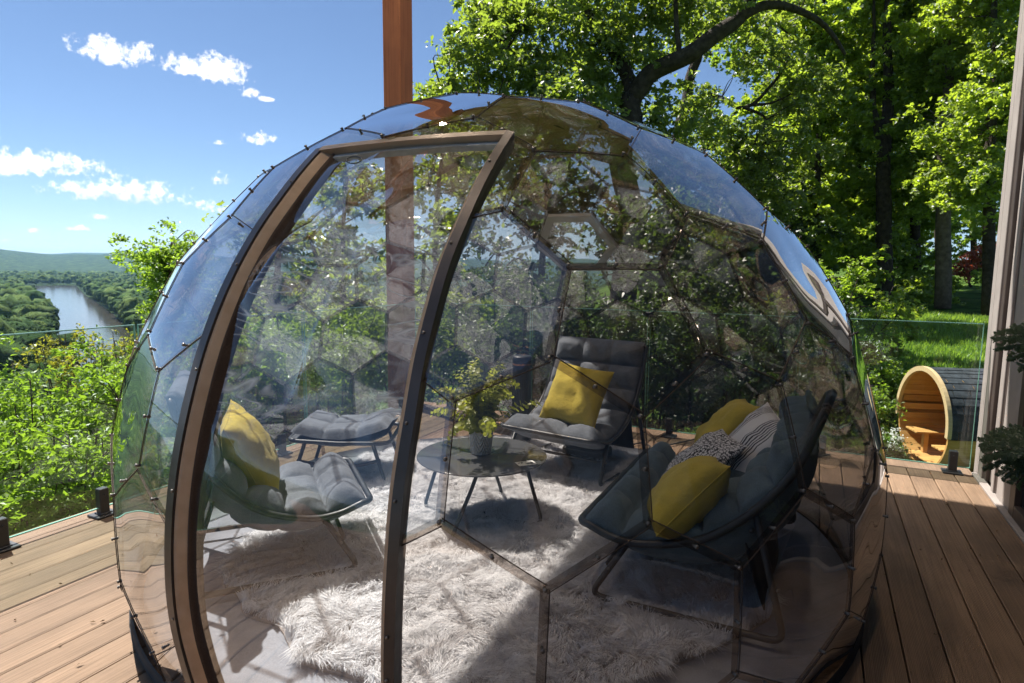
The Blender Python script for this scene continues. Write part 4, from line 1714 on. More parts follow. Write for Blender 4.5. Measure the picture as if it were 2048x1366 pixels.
pq = on_z(962, 906, TZ)
plant = empty('potted_plant', (pq[0], pq[1], TZ))
plant.scale = (1.12, 1.12, 1.12)
tag(plant, 'bushy green round-leaved plant in a white embossed pot on the coffee table', 'plant')
t = NT('white_embossed_pot')
v = t.coord('Object')
sx = t.n('ShaderNodeSeparateXYZ', {0: v})
ang_ = t.math('ARCTAN2', sx.outputs[1], sx.outputs[0])
wv = t.math('SINE', t.math('ADD', t.math('MULTIPLY', t.math('ABSOLUTE', t.math('SINE', t.math('MULTIPLY', ang_, 4.0))), 9.0), t.math('MULTIPLY', sx.outputs[2], 210.0)))
p = t.bsdf(**{'Base Color': (0.74, 0.74, 0.74, 1), 'Roughness': 0.55, 'Normal': t.bump(wv, 0.9, 0.004)})
MAT['pot'] = t.done(p.outputs[0])
MB().lathe([(0.001, 0.002), (0.048, 0.002), (0.052, 0.006), (0.063, 0.122), (0.0635, 0.126), (0.060, 0.127), (0.057, 0.11), (0.001, 0.108)], 48).build('pot', MAT['pot'], plant)
MB().lathe([(0.001, 0.112), (0.057, 0.1105)], 24).build('soil', MAT['trunk'], plant)
MAT['plant_leaf'] = leafmat('eucalyptus_leaf', (0.15, 0.20, 0.022), (0.33, 0.39, 0.05), (0.50, 0.56, 0.05), 0.05, 8)
MAT['stem'] = simple('green_stem', (0.10, 0.13, 0.03), 0.6)
stm = MB()
LV, LF = [], []


def round_leaf(c, nrm, d, r):
    """small cupped disc of eight rim points"""
    nrm = nrm / np.linalg.norm(nrm)
    d = d - nrm * (d @ nrm)
    d /= np.linalg.norm(d) + 1e-9
    e = np.cross(nrm, d)
    k = len(LV)
    LV.append(c - nrm * r * 0.12)
    for q in range(8):
        a = 2 * PI * q / 8
        LV.append(c + d * r * math.cos(a) + e * r * 0.92 * math.sin(a))
    for q in range(8):
        LF.append((k, k + 1 + q, k + 1 + (q + 1) % 8))


prng = np.random.default_rng(4)
for k in range(40):
    a = 2 * PI * k / 40 * 2.62 + prng.uniform(-0.3, 0.3)
    reach = prng.uniform(0.04, 0.31)
    if k < 10:
        reach *= 0.5
    hgt = 0.37 * (1 - (reach / 0.42) ** 1.4) + prng.uniform(-0.05, 0.03)
    drop = prng.uniform(0.0, 0.10) if reach > 0.15 else 0
    b0 = np.array([0.03 * math.cos(a), 0.03 * math.sin(a), 0.11])
    dx = np.array([math.cos(a), math.sin(a), 0])
    pts = spline([b0, b0 + dx * reach * 0.35 + np.array([0, 0, hgt * 0.62]), b0 + dx * reach * 0.78 + np.array([0, 0, hgt * 0.92 - drop * 0.3]), b0 + dx * reach * 1.05 + np.array([0, 0, hgt - drop])], 7)
    stm.tube(pts, np.linspace(0.0022, 0.0010, len(pts)), 5)
    Ls = np.concatenate([[0], np.cumsum([np.linalg.norm(pts[i + 1] - pts[i]) for i in range(len(pts) - 1)])])
    s = 0.05
    q = 0
    while s < Ls[-1]:
        P_ = np.array([np.interp(s, Ls, [p[i] for p in pts]) for i in range(3)])
        T_ = np.array([np.interp(s + 0.01, Ls, [p[i] for p in pts]) for i in range(3)]) - P_
        T_ /= np.linalg.norm(T_) + 1e-9
        side = np.cross(T_, [0.2, 0.3, 1.0])
        side /= np.linalg.norm(side) + 1e-9
        if q % 2:
            side = np.cross(T_, side)
        r = 0.0150 * (1.15 - 0.5 * s / Ls[-1]) * prng.uniform(0.8, 1.25)
        for sg in (-1, 1):
            nn_ = T_ * 0.7 + np.array([0, 0, 0.5]) + prng.normal(0, 0.35, 3)
            round_leaf(P_ + side * sg * r * 1.1, nn_, side * sg, r)
        s += 0.0135
        q += 1
stm.build('stem', MAT['stem'], plant)
fo = fast_mesh('foliage', np.array(LV), np.array(LF), MAT['plant_leaf'], plant, False)

cq = on_z(1052, 927, TZ)
t = NT('printed_card')
v = t.coord('Object')
bl = t.math('GREATER_THAN', t.noise(v, 46, 2, 0.4), 0.56)
sx = t.n('ShaderNodeSeparateXYZ', {0: v})
ins = t.math('MULTIPLY', t.math('LESS_THAN', t.math('ABSOLUTE', sx.outputs[0]), 0.042), t.math('LESS_THAN', t.math('ABSOLUTE', sx.outputs[1]), 0.024))
p = t.bsdf(**{'Base Color': t.mixc(t.math('MULTIPLY', bl, ins), (0.75, 0.75, 0.73, 1), (0.03, 0.03, 0.03, 1)), 'Roughness': 0.5})
cardo = MB().box((-0.052, -0.034, 0.0005), (0.052, 0.034, 0.002)).build('card', t.done(p.outputs[0]))
cardo.location = (cq[0], cq[1], TZ)
cardo.rotation_euler = (0, 0, R(48))
tag(cardo, 'small white printed card lying on the coffee table', 'card')

# ------------------------------------------------------------------ heater, box, cords
ht = empty('tower_heater', (-2.10, 4.42, 0.03))
ht.scale = (0.88, 0.88, 1.11)
tag(ht, 'slim black tower heater with copper ring standing left of the rear chair', 'heater')
MB().lathe([(0.001, 0.02), (0.087, 0.02), (0.090, 0.03), (0.088, 0.585), (0.084, 0.59)], 36).build('body', MAT['black_metal'], ht)
MB().lathe([(0.115, 0.0), (0.118, 0.006), (0.10, 0.018), (0.001, 0.0195)], 36).build('base', MAT['black_metal'], ht)
MB().lathe([(0.084, 0.60), (0.089, 0.605), (0.089, 0.648), (0.080, 0.655), (0.001, 0.655)], 36).build('cap', MAT['black_metal'], ht)
t = NT('copper_ring')
MAT['copper'] = t.done(t.bsdf(**{'Base Color': (0.55, 0.26, 0.14, 1), 'Metallic': 1.0, 'Roughness': 0.3}).outputs[0])
MB().lathe([(0.085, 0.590), (0.0895, 0.592), (0.0895, 0.600), (0.085, 0.602)], 36).build('trim_ring', MAT['copper'], ht)
gm = MB()
for a in np.linspace(-2.6, -0.5, 12):
    c_, s_ = math.cos(a), math.sin(a)
    gm.tube([(0.0895 * c_, 0.0895 * s_, 0.10), (0.0895 * c_, 0.0895 * s_, 0.50)], 0.0028, 5)
gm.build('grille', MAT['cushion_dark'], ht)['kind'] = 'stuff'

bq = on_z(1168, 912, 0.04)
bx = empty('power_box', (bq[0] + 0.02, bq[1], 0.03), R(-8))
tag(bx, 'low black box on the rug under the rear lounge chair', 'box')
MB().box((-0.16, -0.10, 0.0), (0.16, 0.12, 0.09), 0.012).build('body', MAT['black_metal'], bx)
MB().box((-0.13, -0.107, 0.02), (-0.05, -0.1005, 0.07), 0.003).build('front_plate', MAT['cushion_dark'], bx)
MB().tube(spline([(-0.10, 0.02, 0.091), (-0.06, 0.02, 0.125), (0.06, 0.02, 0.125), (0.10, 0.02, 0.091)], 6), 0.008, 8).build('handle', MAT['black_metal'], bx)
cpts = [on_z(x, y, 0.016) for x, y in [(1215, 905), (1238, 910), (1262, 900), (1285, 905), (1300, 893), (1282, 886), (1262, 892), (1290, 902), (1330, 892), (1365, 884), (1400, 876)]]
co = MB().tube(spline(cpts, 8), 0.006, 7).build('black_cable', MAT['black_metal'])
tag(co, 'black cord looping on the floor beside the rear chair leg', 'cord')
cpts = [on_z(x, y, 0.05) for x, y in [(1120, 905), (1104, 898), (1092, 908), (1108, 914), (1122, 908), (1100, 902), (1070, 892), (1040, 884)]]
co = MB().tube(spline(cpts, 8), 0.005, 7).build('black_cable', MAT['black_metal'])
tag(co, 'thin black cord running from the low box towards the tower heater', 'cord')

# ------------------------------------------------------------------ long-pile rug
RUG = [(-2.50, 1.98), (-2.36, 1.80), (-2.18, 1.74), (-2.05, 1.66), (-1.86, 1.66), (-1.62, 1.54), (-1.36, 1.56), (-1.1, 1.52), (-0.8, 1.66), (-0.55, 1.92), (-0.30, 2.27), (-0.14, 2.55), (-0.10, 2.72),
       (-0.20, 3.2), (-0.25, 3.7), (-0.50, 4.05), (-0.85, 4.30), (-1.25, 4.52), (-1.7, 4.56), (-2.1, 4.50), (-2.45, 4.3), (-2.75, 3.95), (-2.95, 3.55), (-2.85, 3.1), (-2.75, 2.6), (-2.66, 2.25)]
rug = empty('fur_rug', (-1.5, 3.0, 0))
tag(rug, 'shaggy off-white long-pile rug covering the dome floor', 'rug')
rpts = [np.array([x + 1.5, y - 3.0, 0]) for x, y in spline([(x, y) for x, y in RUG], 4, True)]
inner = [p * 0.965 for p in rpts]
nn_ = len(rpts)
V = [(*p[:2], 0.008) for p in rpts] + [(*p[:2], 0.020) for p in rpts] + [(*p[:2], 0.026) for p in inner]
Fq = [tuple(range(2 * nn_, 3 * nn_))]
for i in range(nn_):
    j_ = (i + 1) % nn_
    Fq.append((i, j_, nn_ + j_, nn_ + i))
    Fq.append((nn_ + i, nn_ + j_, 2 * nn_ + j_, 2 * nn_ + i))
MAT['rug_base'] = simple('rug_backing', (0.33, 0.29, 0.27), 0.95, 0.3, 25)
MB().add(V, Fq).build('backing', MAT['rug_base'], rug)
t = NT('fur_pile')
geo = t.n('ShaderNodeNewGeometry')
v = t.coord('Object')
rn = geo.outputs['Random Per Island']
clump = t.noise(v, 9.0, 4, 0.65)
f = t.math('ADD', t.math('MULTIPLY', rn, 0.55), t.math('MULTIPLY', clump, 0.75))
cc = t.ramp(f, [(0.28, (0.36, 0.335, 0.33)), (0.43, (0.70, 0.685, 0.695)), (0.58, (0.87, 0.872, 0.885)), (0.9, (0.91, 0.912, 0.925))])
df = t.n('ShaderNodeBsdfDiffuse', {'Color': cc})
tl = t.n('ShaderNodeBsdfTranslucent', {'Color': cc})
MAT['fur'] = t.done(t.n('ShaderNodeMixShader', {0: 0.30, 1: df.outputs[0], 2: tl.outputs[0]}).outputs[0])


def fur(n):
    P = np.array([(p[0], p[1]) for p in rpts])
    lo, hi = P.min(0), P.max(0)
    xy = rng.uniform(lo, hi, (int(n * 1.45), 2))
    xy = xy[in_poly(xy[:, 0], xy[:, 1], P)][:n]
    n = len(xy)
    x, y = xy[:, 0], xy[:, 1]
    # tufts: strands lean together in patches
    fa = 1.3 * np.sin(x * 7.1 + 1.7 * np.sin(y * 5.3)) + 1.6 * np.sin(y * 8.3 + 1.2 * np.sin(x * 6.1 + 2)) + 0.9 * np.sin(x * 19 + y * 13) + 0.8 * np.sin(x * 23 - y * 27 + 1) - 0.9
    fa = fa + rng.normal(0, 0.30, n)
    lean = 1.0 + 0.30 * np.sin(x * 15 + 2 * y) * np.sin(y * 17 - x) + rng.normal(0, 0.15, n)
    cell = 0.034
    cx, cy_ = np.floor((x + 0.4 * cell * np.sin(y * 60)) / cell), np.floor((y + 0.4 * cell * np.sin(x * 60)) / cell)
    hx = np.sin(cx * 12.9898 + cy_ * 78.233) * 43758.5453
    hx = hx - np.floor(hx)
    hy = np.sin(cx * 39.346 + cy_ * 11.135) * 24634.6345
    hy = hy - np.floor(hy)
    fa = fa + (hx - 0.5) * 1.1
    tx, ty = (cx + 0.2 + 0.6 * hx) * cell, (cy_ + 0.2 + 0.6 * hy) * cell      # tuft tips gather here
    L = rng.uniform(0.055, 0.105, n) * (0.8 + 0.35 * hy)
    d = np.stack([np.cos(fa), np.sin(fa)], 1)
    h1 = L * np.cos(lean * 0.55) * 0.52
    o1 = d * (L * np.sin(lean * 0.55) * 0.5)[:, None]
    h2 = np.maximum(L * np.cos(lean) * 0.85, 0.012)
    o2 = d * (L * np.sin(lean) * 0.95)[:, None] + 0.55 * np.stack([tx - x, ty - y], 1)
    b = np.stack([x, y, np.full(n, 0.022)], 1)
    m_ = b + np.stack([o1[:, 0] + 0.2 * (tx - x), o1[:, 1] + 0.2 * (ty - y), h1], 1)
    tip = b + np.stack([o2[:, 0], o2[:, 1], h2], 1) + rng.normal(0, 0.003, (n, 3))
    tip[:, 2] = np.maximum(tip[:, 2], 0.014)
    sd = np.stack([-d[:, 1], d[:, 0], rng.normal(0, 0.35, n)], 1)
    sd /= np.linalg.norm(sd, axis=1)[:, None]
    w0 = rng.uniform(0.0008, 0.0016, n)[:, None]
    Vv = np.stack([b - sd * w0, b + sd * w0, m_ - sd * w0 * 0.9, m_ + sd * w0 * 0.9, tip], 1).reshape(-1, 3)
    k = np.arange(n) * 5
    T = np.concatenate([np.stack([k, k + 1, k + 3], 1), np.stack([k, k + 3, k + 2], 1), np.stack([k + 2, k + 3, k + 4], 1)])
    o = fast_mesh('pile', Vv, T, MAT['fur'], rug, False)
    o['kind'] = 'stuff'


fur(290000)
# ------------------------------------------------------------------ trees and bushes
def leaf_cloud(C, size, asp, seed, droop=0.35):
    """one folded diamond leaf at every point of C"""
    r2 = np.random.default_rng(seed)
    n = len(C)
    nrm = r2.normal(0, 1, (n, 3))
    nrm[:, 2] = np.abs(nrm[:, 2]) + 0.45
    nrm /= np.linalg.norm(nrm, axis=1)[:, None]
    d = r2.normal(0, 1, (n, 3))
    d[:, 2] -= droop
    d -= nrm * (d * nrm).sum(1)[:, None]
    d /= np.linalg.norm(d, axis=1)[:, None] + 1e-9
    e = np.cross(nrm, d)
    L = (size * r2.uniform(0.7, 1.3, n))[:, None]
    W_ = L * asp
    cup = L * r2.uniform(0.03, 0.16, n)[:, None]
    a = C - d * L * 0.5
    b = C + e * W_ * 0.5 + nrm * cup - d * L * 0.08
    t_ = C + d * L * 0.5 - nrm * cup * 0.6
    c = C - e * W_ * 0.5 + nrm * cup - d * L * 0.08
    return np.stack([a, b, t_, c], 1).reshape(-1, 3)


def crown_points(blobs, per, spread, seed, shell=0.42, gaps=0.0):
    """clusters spread through each blob, leaves gathered round every cluster"""
    r2 = np.random.default_rng(seed)
    cs = []
    for (c, rad3, n) in blobs:
        u = r2.normal(0, 1, (n, 3))
        u /= np.linalg.norm(u, axis=1)[:, None]
        r = r2.uniform(0, 1, n) ** shell
        wob = 1 + 0.22 * np.sin(u[:, 0] * 4 + seed) * np.sin(u[:, 2] * 5 + seed * 2) + 0.12 * np.sin(u[:, 1] * 9 + seed)
        cs.append(np.array(c) + u * np.array(rad3) * (r * wob)[:, None])
    cs = np.concatenate(cs)
    if gaps:
        k = np.sin(cs[:, 0] * 1.3 + seed) * np.sin(cs[:, 1] * 1.1 + seed * 3) * np.sin(cs[:, 2] * 1.5 + seed * 5)
        cs = cs[k > -1 + gaps]
    m = len(cs)
    sp = spread * r2.uniform(0.6, 1.35, m)
    # leaves sit along short sprays that fan out from every cluster
    ns = 7
    dv = r2.normal(0, 1, (m, ns, 3)) * np.array([1, 1, 0.5])
    dv /= np.linalg.norm(dv, axis=2)[:, :, None]
    dv *= (sp[:, None] * r2.uniform(0.9, 2.1, (m, ns)))[:, :, None]
    k = r2.integers(0, ns, (m, per))
    tt = r2.uniform(0.05, 1.0, (m, per)) ** 0.8
    D = np.take_along_axis(dv, k[:, :, None].repeat(3, 2), 1) * tt[:, :, None]
    D[:, :, 2] -= 0.25 * sp[:, None] * tt ** 2
    P = cs[:, None, :] + D + r2.normal(0, 1, (m, per, 3)) * (sp * 0.16)[:, None, None]
    return cs, P.reshape(-1, 3)


def tree(name, label, group, cat, base, limbs, blobs, per, spread, leaf, mat, seed, asp=0.62, twigs=240, bark='trunk', shell=0.42, gaps=0.0, kindparts=('trunk', 'crown')):
    """base: point on the ground; limbs: [(points, r0, r1)] in world space; blobs in world space"""
    root = empty(name, tuple(base))
    tag(root, label, cat, group)
    b = np.array(base, float)
    cs, P = crown_points([(np.array(c) - b, r3, n) for c, r3, n in blobs], per, spread, seed, shell, gaps)
    m = MB()
    nodes = []
    for pts, r0, r1 in limbs:
        q = spline([np.array(p, float) - b for p in pts], 6)
        q = [p + np.array([mnoise.noise(Vector(p * 0.9)) * r0 * 0.6, mnoise.noise(Vector(p * 0.9 + np.array([7, 3, 1]))) * r0 * 0.6, 0]) for p in q]
        m.tube(q, np.linspace(r0, r1, len(q)), 9)
        nodes += q[len(q) // 3:]
    nodes = np.array(nodes)
    r2 = np.random.default_rng(seed + 77)
    pick = r2.permutation(len(cs))[:twigs]
    for k in pick:
        c = cs[k]
        dd = np.linalg.norm(nodes - c, axis=1) + np.maximum(0, nodes[:, 2] - c[2]) * 0.8
        a = nodes[np.argmin(dd)]
        L = np.linalg.norm(c - a)
        if L < 0.05 or L > (2.4 if leaf > 0.18 else 1.8):
            continue
        md = (a + c) / 2 + r2.normal(0, 0.09, 3) * L + np.array([0, 0, 0.10 * L])
        r0 = min(0.012 + 0.011 * L, 0.07) * (0.5 if leaf < 0.1 else 1)
        m.tube(spline([a, md, c], 4), np.linspace(r0, 0.004, 9), 5, cap=False)
    m.build(kindparts[0], MAT[bark], root, False)
    V = leaf_cloud(P, leaf, asp, seed + 5)
    fast_quads(kindparts[1], V, MAT[mat], root)
    return root


MAT['oak_leaf'] = leafmat('oak_leaf', (0.030, 0.066, 0.008), (0.120, 0.175, 0.022), (0.42, 0.56, 0.035), 0.09, 0.35)
MAT['bush_leaf'] = leafmat('bright_bush_leaf', (0.045, 0.100, 0.008), (0.165, 0.250, 0.024), (0.42, 0.62, 0.030), 0.045, 0.6)
MAT['gold_leaf'] = leafmat('yellowing_leaf', (0.10, 0.11, 0.010), (0.25, 0.23, 0.022), (0.52, 0.48, 0.025), 0.05, 0.8)
MAT['wood_leaf'] = leafmat('woodland_leaf', (0.040, 0.092, 0.009), (0.145, 0.215, 0.022), (0.60, 0.78, 0.04), 0.07, 0.3)
MAT['dark_leaf'] = leafmat('shade_tinted_leaf', (0.012, 0.031, 0.008), (0.046, 0.082, 0.016), (0.12, 0.20, 0.02), 0.08, 0.6)  # dark foliage, its colour lowered further to stand in for the oak's shade
MAT['red_leaf'] = leafmat('red_maple_leaf', (0.14, 0.022, 0.010), (0.32, 0.055, 0.02), (0.50, 0.09, 0.03), 0.08, 0.6)


def gpt(px, depth):
    p = at(px, 545, depth)
    return np.array([p[0], p[1], float(ground(p[0], p[1]))])


def blob(px, py, depth, r, n, flat=0.8, deep=1.0):
    return (at(px, py, depth), (r, r * deep, r * flat), n)


# the big oak behind the dome, with its long limb
b = gpt(1240, 22)
limbs = [([b, at(1250, 560, 21.98), at(1252, 330, 21.98), at(1268, 190, 21.98)], 0.518, 0.377),
         ([at(1268, 195, 21.98), at(1310, 140, 21.35), at(1380, 105, 20.72), at(1440, 62, 20.41), at(1490, 22, 20.41), at(1530, -60, 20.41)], 0.345, 0.204),
         ([at(1468, 42, 20.41), at(1530, 12, 20.41), at(1590, 18, 20.72), at(1650, 52, 21.20), at(1690, 110, 21.35)], 0.188, 0.055),
         ([at(1268, 200, 21.98), at(1225, 100, 22.61), at(1150, -10, 22.92), at(1080, -120, 23.55)], 0.283, 0.126),
         ([at(1258, 300, 21.98), at(1160, 210, 21.98), at(1040, 130, 21.98), at(950, 60, 21.98)], 0.173, 0.047),
         ([at(1252, 330, 21.98), at(1120, 290, 21.20), at(980, 230, 20.72), at(880, 210, 20.41)], 0.141, 0.031),
         ([at(1356, 112, 20.88), at(1352, 20, 20.88), at(1340, -60, 21.04)], 0.094, 0.063)]
blobs = [blob(1100, 40, 22.77, 3.30, 118), blob(980, 150, 21.98, 2.12, 75), blob(880, 215, 21.04, 1.18, 30), blob(1230, -40, 21.98, 2.98, 93), blob(1190, 150, 22.92, 2.51, 100),
         blob(1080, 230, 21.35, 2.04, 75), blob(1000, 40, 22.61, 1.33, 37), blob(1320, 60, 22.92, 1.88, 50), blob(1480, -60, 20.41, 2.51, 56), blob(1290, 270, 23.55, 2.35, 68), blob(1010, 330, 21.98, 2.51, 75), blob(1400, 230, 24.34, 1.73, 30)]
tree('oak_tree', 'big oak with a long bare limb arching right above the dome top', None, 'tree', b, limbs, blobs, 66, 0.40, 0.215, 'oak_leaf', 21, 0.55, 260, gaps=0.12)

# a slimmer dark-stemmed tree right of the oak, sky showing through its thin crown
b = gpt(1362, 27)
limbs = [([b, at(1362, 480, 27), at(1360, 250, 27), at(1392, 120, 27), at(1400, 20, 27)], 0.36, 0.15),
         ([at(1362, 230, 27), at(1420, 190, 26.8), at(1490, 215, 26.6), at(1560, 150, 26.5), at(1590, 80, 26.5)], 0.14, 0.03),
         ([at(1490, 215, 26.6), at(1530, 240, 26.6), at(1500, 300, 26.6)], 0.08, 0.02),
         ([at(1500, 210, 26.6), at(1545, 205, 26.4), at(1600, 180, 26.4)], 0.08, 0.02)]
blobs = [blob(1530, 90, 26.5, 2.33, 45), blob(1600, 180, 26.5, 1.86, 36), blob(1480, 290, 26.5, 1.71, 33), blob(1400, 10, 27, 2.02, 39), blob(1560, 330, 27, 2.02, 45), blob(1450, 420, 27, 2.63, 67), blob(1350, 480, 27.6, 2.79, 75)]
tree('slender_tree', 'thin-crowned tree with crooked bare branches and sky showing through', None, 'tree', b, limbs, blobs, 70, 0.42, 0.21, 'oak_leaf', 33, 0.6, 200, gaps=0.2)


# the wood on the right: straight stems clothed in leaves from the ground up
def wood_tree(label, px, depth, top, r, seed, mat='wood_leaf', tr=0.28, fork=None, low=600, wide=1.0, dens=1.0, gaps=0.1, bark='trunk', per=74, back=-0.7):
    b = gpt(px, depth)
    tp = at(px + 6, top, depth)
    limbs = [([b, at(px - 5, (545 + top) / 2 + 120, depth), at(px + 7, (545 + top) / 2 - 60, depth), tp], tr, tr * 0.3)]
    if fork:
        limbs.append(([at(px, fork, depth), at(px - 18, fork - 50, depth), at(px - 28, fork - 150, depth), at(px - 24, fork - 300, depth)], tr * 0.6, tr * 0.15))
    blobs = []
    r2 = np.random.default_rng(seed)
    n = 8
    for k in range(n):
        y = low + (top - low) * (k + 0.3) / n
        for s in range(2):
            blobs.append(blob(px + r2.uniform(-1, 1) * r * wide * FPX / depth * 0.55, y + r2.uniform(-30, 30), depth + r2.uniform(back, back + 1.5) * r, r * r2.uniform(0.6, 0.95), int(36 * dens), 0.75))
    return tree('woodland_tree', label, 'trees of the wood on the right', 'tree', b, limbs, blobs, per, 0.36, 0.20 if depth < 30 else 0.27, mat, seed, 0.65, 130, bark, 0.5, gaps)


wood_tree('dark forked stem thickly clothed in green leaves, the thickest trunk of the wood', 1772, 31, -150, 3.3, 41, tr=0.42, fork=300, wide=1.1, dens=1.15, back=0.35)
wood_tree('tree with a pale lower trunk standing on the sunlit lawn', 1892, 29, -160, 2.6, 42, tr=0.36, low=395, bark='trunk_pale', wide=1.2, back=-0.2)
wood_tree('bright leafy tree rising straight behind the right shoulder of the dome', 1640, 33, -120, 3.4, 43, tr=0.22, low=540, wide=1.2, gaps=0.25)
wood_tree('deep green tree closest to the corner of the house wall', 1985, 26, -180, 2.4, 44, tr=0.26, low=370, wide=1.1)
wood_tree('tall tree far back between the forked stem and the pale trunk', 1835, 36, -120, 3.4, 45, tr=0.3, low=430, wide=1.4, gaps=0.2)
wood_tree('tall tree far back behind the thin-crowned tree', 1715, 38, 40, 3.6, 46, tr=0.3, low=560, wide=1.3, gaps=0.25)
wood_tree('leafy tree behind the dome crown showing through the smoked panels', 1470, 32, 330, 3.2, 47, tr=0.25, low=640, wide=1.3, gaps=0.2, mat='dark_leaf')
wood_tree('tall far tree filling the sky gap above the pale trunk', 1880, 46, -140, 4.6, 50, tr=0.3, low=420, wide=1.5, gaps=0.1, mat='bush_leaf')
wood_tree('tall tree far back left of the forked stem', 1600, 42, -60, 4.4, 51, tr=0.3, low=500, wide=1.5, gaps=0.12, mat='bush_leaf')
wood_tree('distant tree at the far end of the lawn beyond the red maple', 1950, 58, 60, 5.5, 48, tr=0.3, low=540, wide=1.5, gaps=0.1, mat='oak_leaf')
wood_tree('distant pale green tree at the far end of the lawn left of the red maple', 1800, 62, 160, 6.0, 49, tr=0.3, low=560, wide=1.5, gaps=0.05, mat='bush_leaf')


# trees seen through the doorway and along the bluff
def bluff_tree(label, px, depth, top, low, r, seed, mat='oak_leaf', leaf=0.13, dens=1.0, gaps=0.15, tr=0.16, group='trees along the bluff behind the railing', per=58, spread=0.26):
    b = gpt(px, depth)
    limbs = [([b, at(px + 8, low + 40, depth), at(px - 6, (low + top) / 2, depth), at(px + 4, top + 20, depth)], tr, tr * 0.2)]
    blobs = []
    r2 = np.random.default_rng(seed)
    n = max(3, int((low - top) / FPX * depth / r * 1.3))
    for k in range(n):
        f = (k + 0.5) / n
        y = low + (top - low) * f
        rr3 = r * (0.65 + 0.5 * math.sin(PI * min(1, f * 0.85 + 0.1)))
        for s in range(2):
            blobs.append(blob(px + r2.uniform(-1, 1) * r * FPX / depth * 0.5 * (1 - 0.6 * f), y, depth + r2.uniform(-0.5, 0.5) * r, rr3 * r2.uniform(0.6, 0.85), int(20 * dens), 0.8))
        p0 = at(px, y + 30, depth)
        limbs.append(([p0, at(px + (60 if k % 2 else -60) * r / 1.5, y - 10, depth)], tr * 0.4, 0.012))
    return tree('bluff_tree', label, group, 'tree', b, limbs, blobs, per, spread, leaf, mat, seed, 0.6, 90, 'trunk', 0.5, gaps)


bluff_tree('small yellow-green tree just left of the dome, rising above the horizon', 342, 11.5, 466, 760, 1.05, 61, 'bush_leaf', 0.078, 1.3, per=80, spread=0.17)
bluff_tree('tree seen through the left half of the clear doorway', 560, 13, 395, 800, 1.6, 62, 'oak_leaf', 0.13, 0.8, 0.3)
bluff_tree('tree seen through the doorway just left of the timber post', 690, 15, 330, 780, 1.7, 63, 'oak_leaf', 0.14, 0.9, 0.3)
bluff_tree('tree seen through the doorway just right of the timber post', 880, 13, 250, 780, 1.7, 64, 'oak_leaf', 0.14, 0.9, 0.25)
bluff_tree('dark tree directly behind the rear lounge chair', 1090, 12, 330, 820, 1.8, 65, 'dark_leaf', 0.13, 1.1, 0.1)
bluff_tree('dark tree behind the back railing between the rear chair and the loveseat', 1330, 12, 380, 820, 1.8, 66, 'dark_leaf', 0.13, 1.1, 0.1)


def bush(label, px, depth, top, r, seed, mat='bush_leaf', leaf=0.072, n=84, per=70, group='bushes below the deck', flat=0.9, spread=0.17, base_drop=None, gaps=0.08, stems=9, name='bush', cat='bush'):
    b = gpt(px, depth)
    c = at(px, top, depth)
    c = np.array([c[0], c[1], c[2] - r * flat * 0.9])
    if b[2] < c[2] - 3.2:
        b[2] = b[2]
    r2 = np.random.default_rng(seed)
    limbs = []
    for k in range(stems):
        a = 2 * PI * k / stems + r2.uniform(-0.3, 0.3)
        q = c + np.array([math.cos(a), math.sin(a), 0]) * r * r2.uniform(0.25, 0.8) + np.array([0, 0, r * flat * r2.uniform(0.2, 0.8)])
        limbs.append(([b + np.array([math.cos(a), math.sin(a), 0]) * 0.12, b * 0.45 + c * 0.55 + np.array([math.cos(a), math.sin(a), 0]) * r * 0.2, q], 0.035, 0.006))
    blobs = [(c, (r, r, r * flat), n)]
    for k in range(3):
        a = r2.uniform(0, 6.28)
        blobs.append((c + np.array([math.cos(a) * r * 0.7, math.sin(a) * r * 0.7, r * r2.uniform(-0.3, 0.45)]), (r * 0.5, r * 0.5, r * 0.45), n // 5))
    blobs.append((c - np.array([0, 0, r * 1.0]), (r * 0.85, r * 0.85, r * 0.9), n // 2))
    return tree(name, label, group, cat, b, limbs, blobs, per, spread, leaf, MAT and mat, seed, 0.5, 60, 'trunk', 0.5, gaps, ('stem', 'foliage'))


bush('bright green bush nearest the camera at the left picture edge', 20, 7.2, 712, 1.05, 71)
bush('bright green bush filling the view below the left railing', 130, 7.8, 735, 1.05, 72)
bush('bright green bush against the left flank of the dome', 255, 8.6, 715, 1.0, 73)
bush('low bright bush at the foot of the left railing', 60, 6.0, 845, 0.8, 74, n=55)
bush('low dim bush behind the left dome panels', 215, 6.6, 850, 0.8, 75, n=55)
bush('thin yellowing bush with bare twigs in front of the river', 150, 10.5, 652, 0.75, 76, 'gold_leaf', 0.075, 24, 40, gaps=0.5, stems=14)
bush('thin yellowing bush with bare twigs right of the river', 255, 11.2, 645, 0.85, 77, 'gold_leaf', 0.075, 30, 40, gaps=0.4, stems=14)
bush('olive bush seen low through the clear doorway on the left', 470, 8.4, 640, 1.15, 78, 'bush_leaf', n=90)
bush('olive bush seen through the doorway in front of the timber post', 640, 8.6, 600, 1.2, 79, 'oak_leaf', n=90)
bush('bush behind the doorway right of the timber post', 840, 8.8, 560, 1.2, 80, 'oak_leaf', n=85)
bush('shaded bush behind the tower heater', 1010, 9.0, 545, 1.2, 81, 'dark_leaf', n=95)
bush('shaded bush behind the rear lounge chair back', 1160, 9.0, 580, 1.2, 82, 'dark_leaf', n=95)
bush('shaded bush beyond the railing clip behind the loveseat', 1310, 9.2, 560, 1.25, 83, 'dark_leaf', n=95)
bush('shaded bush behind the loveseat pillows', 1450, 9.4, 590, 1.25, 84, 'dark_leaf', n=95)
bush('shaded bush seen through the right side of the dome', 1590, 10.5, 600, 1.25, 85, 'dark_leaf', n=90)
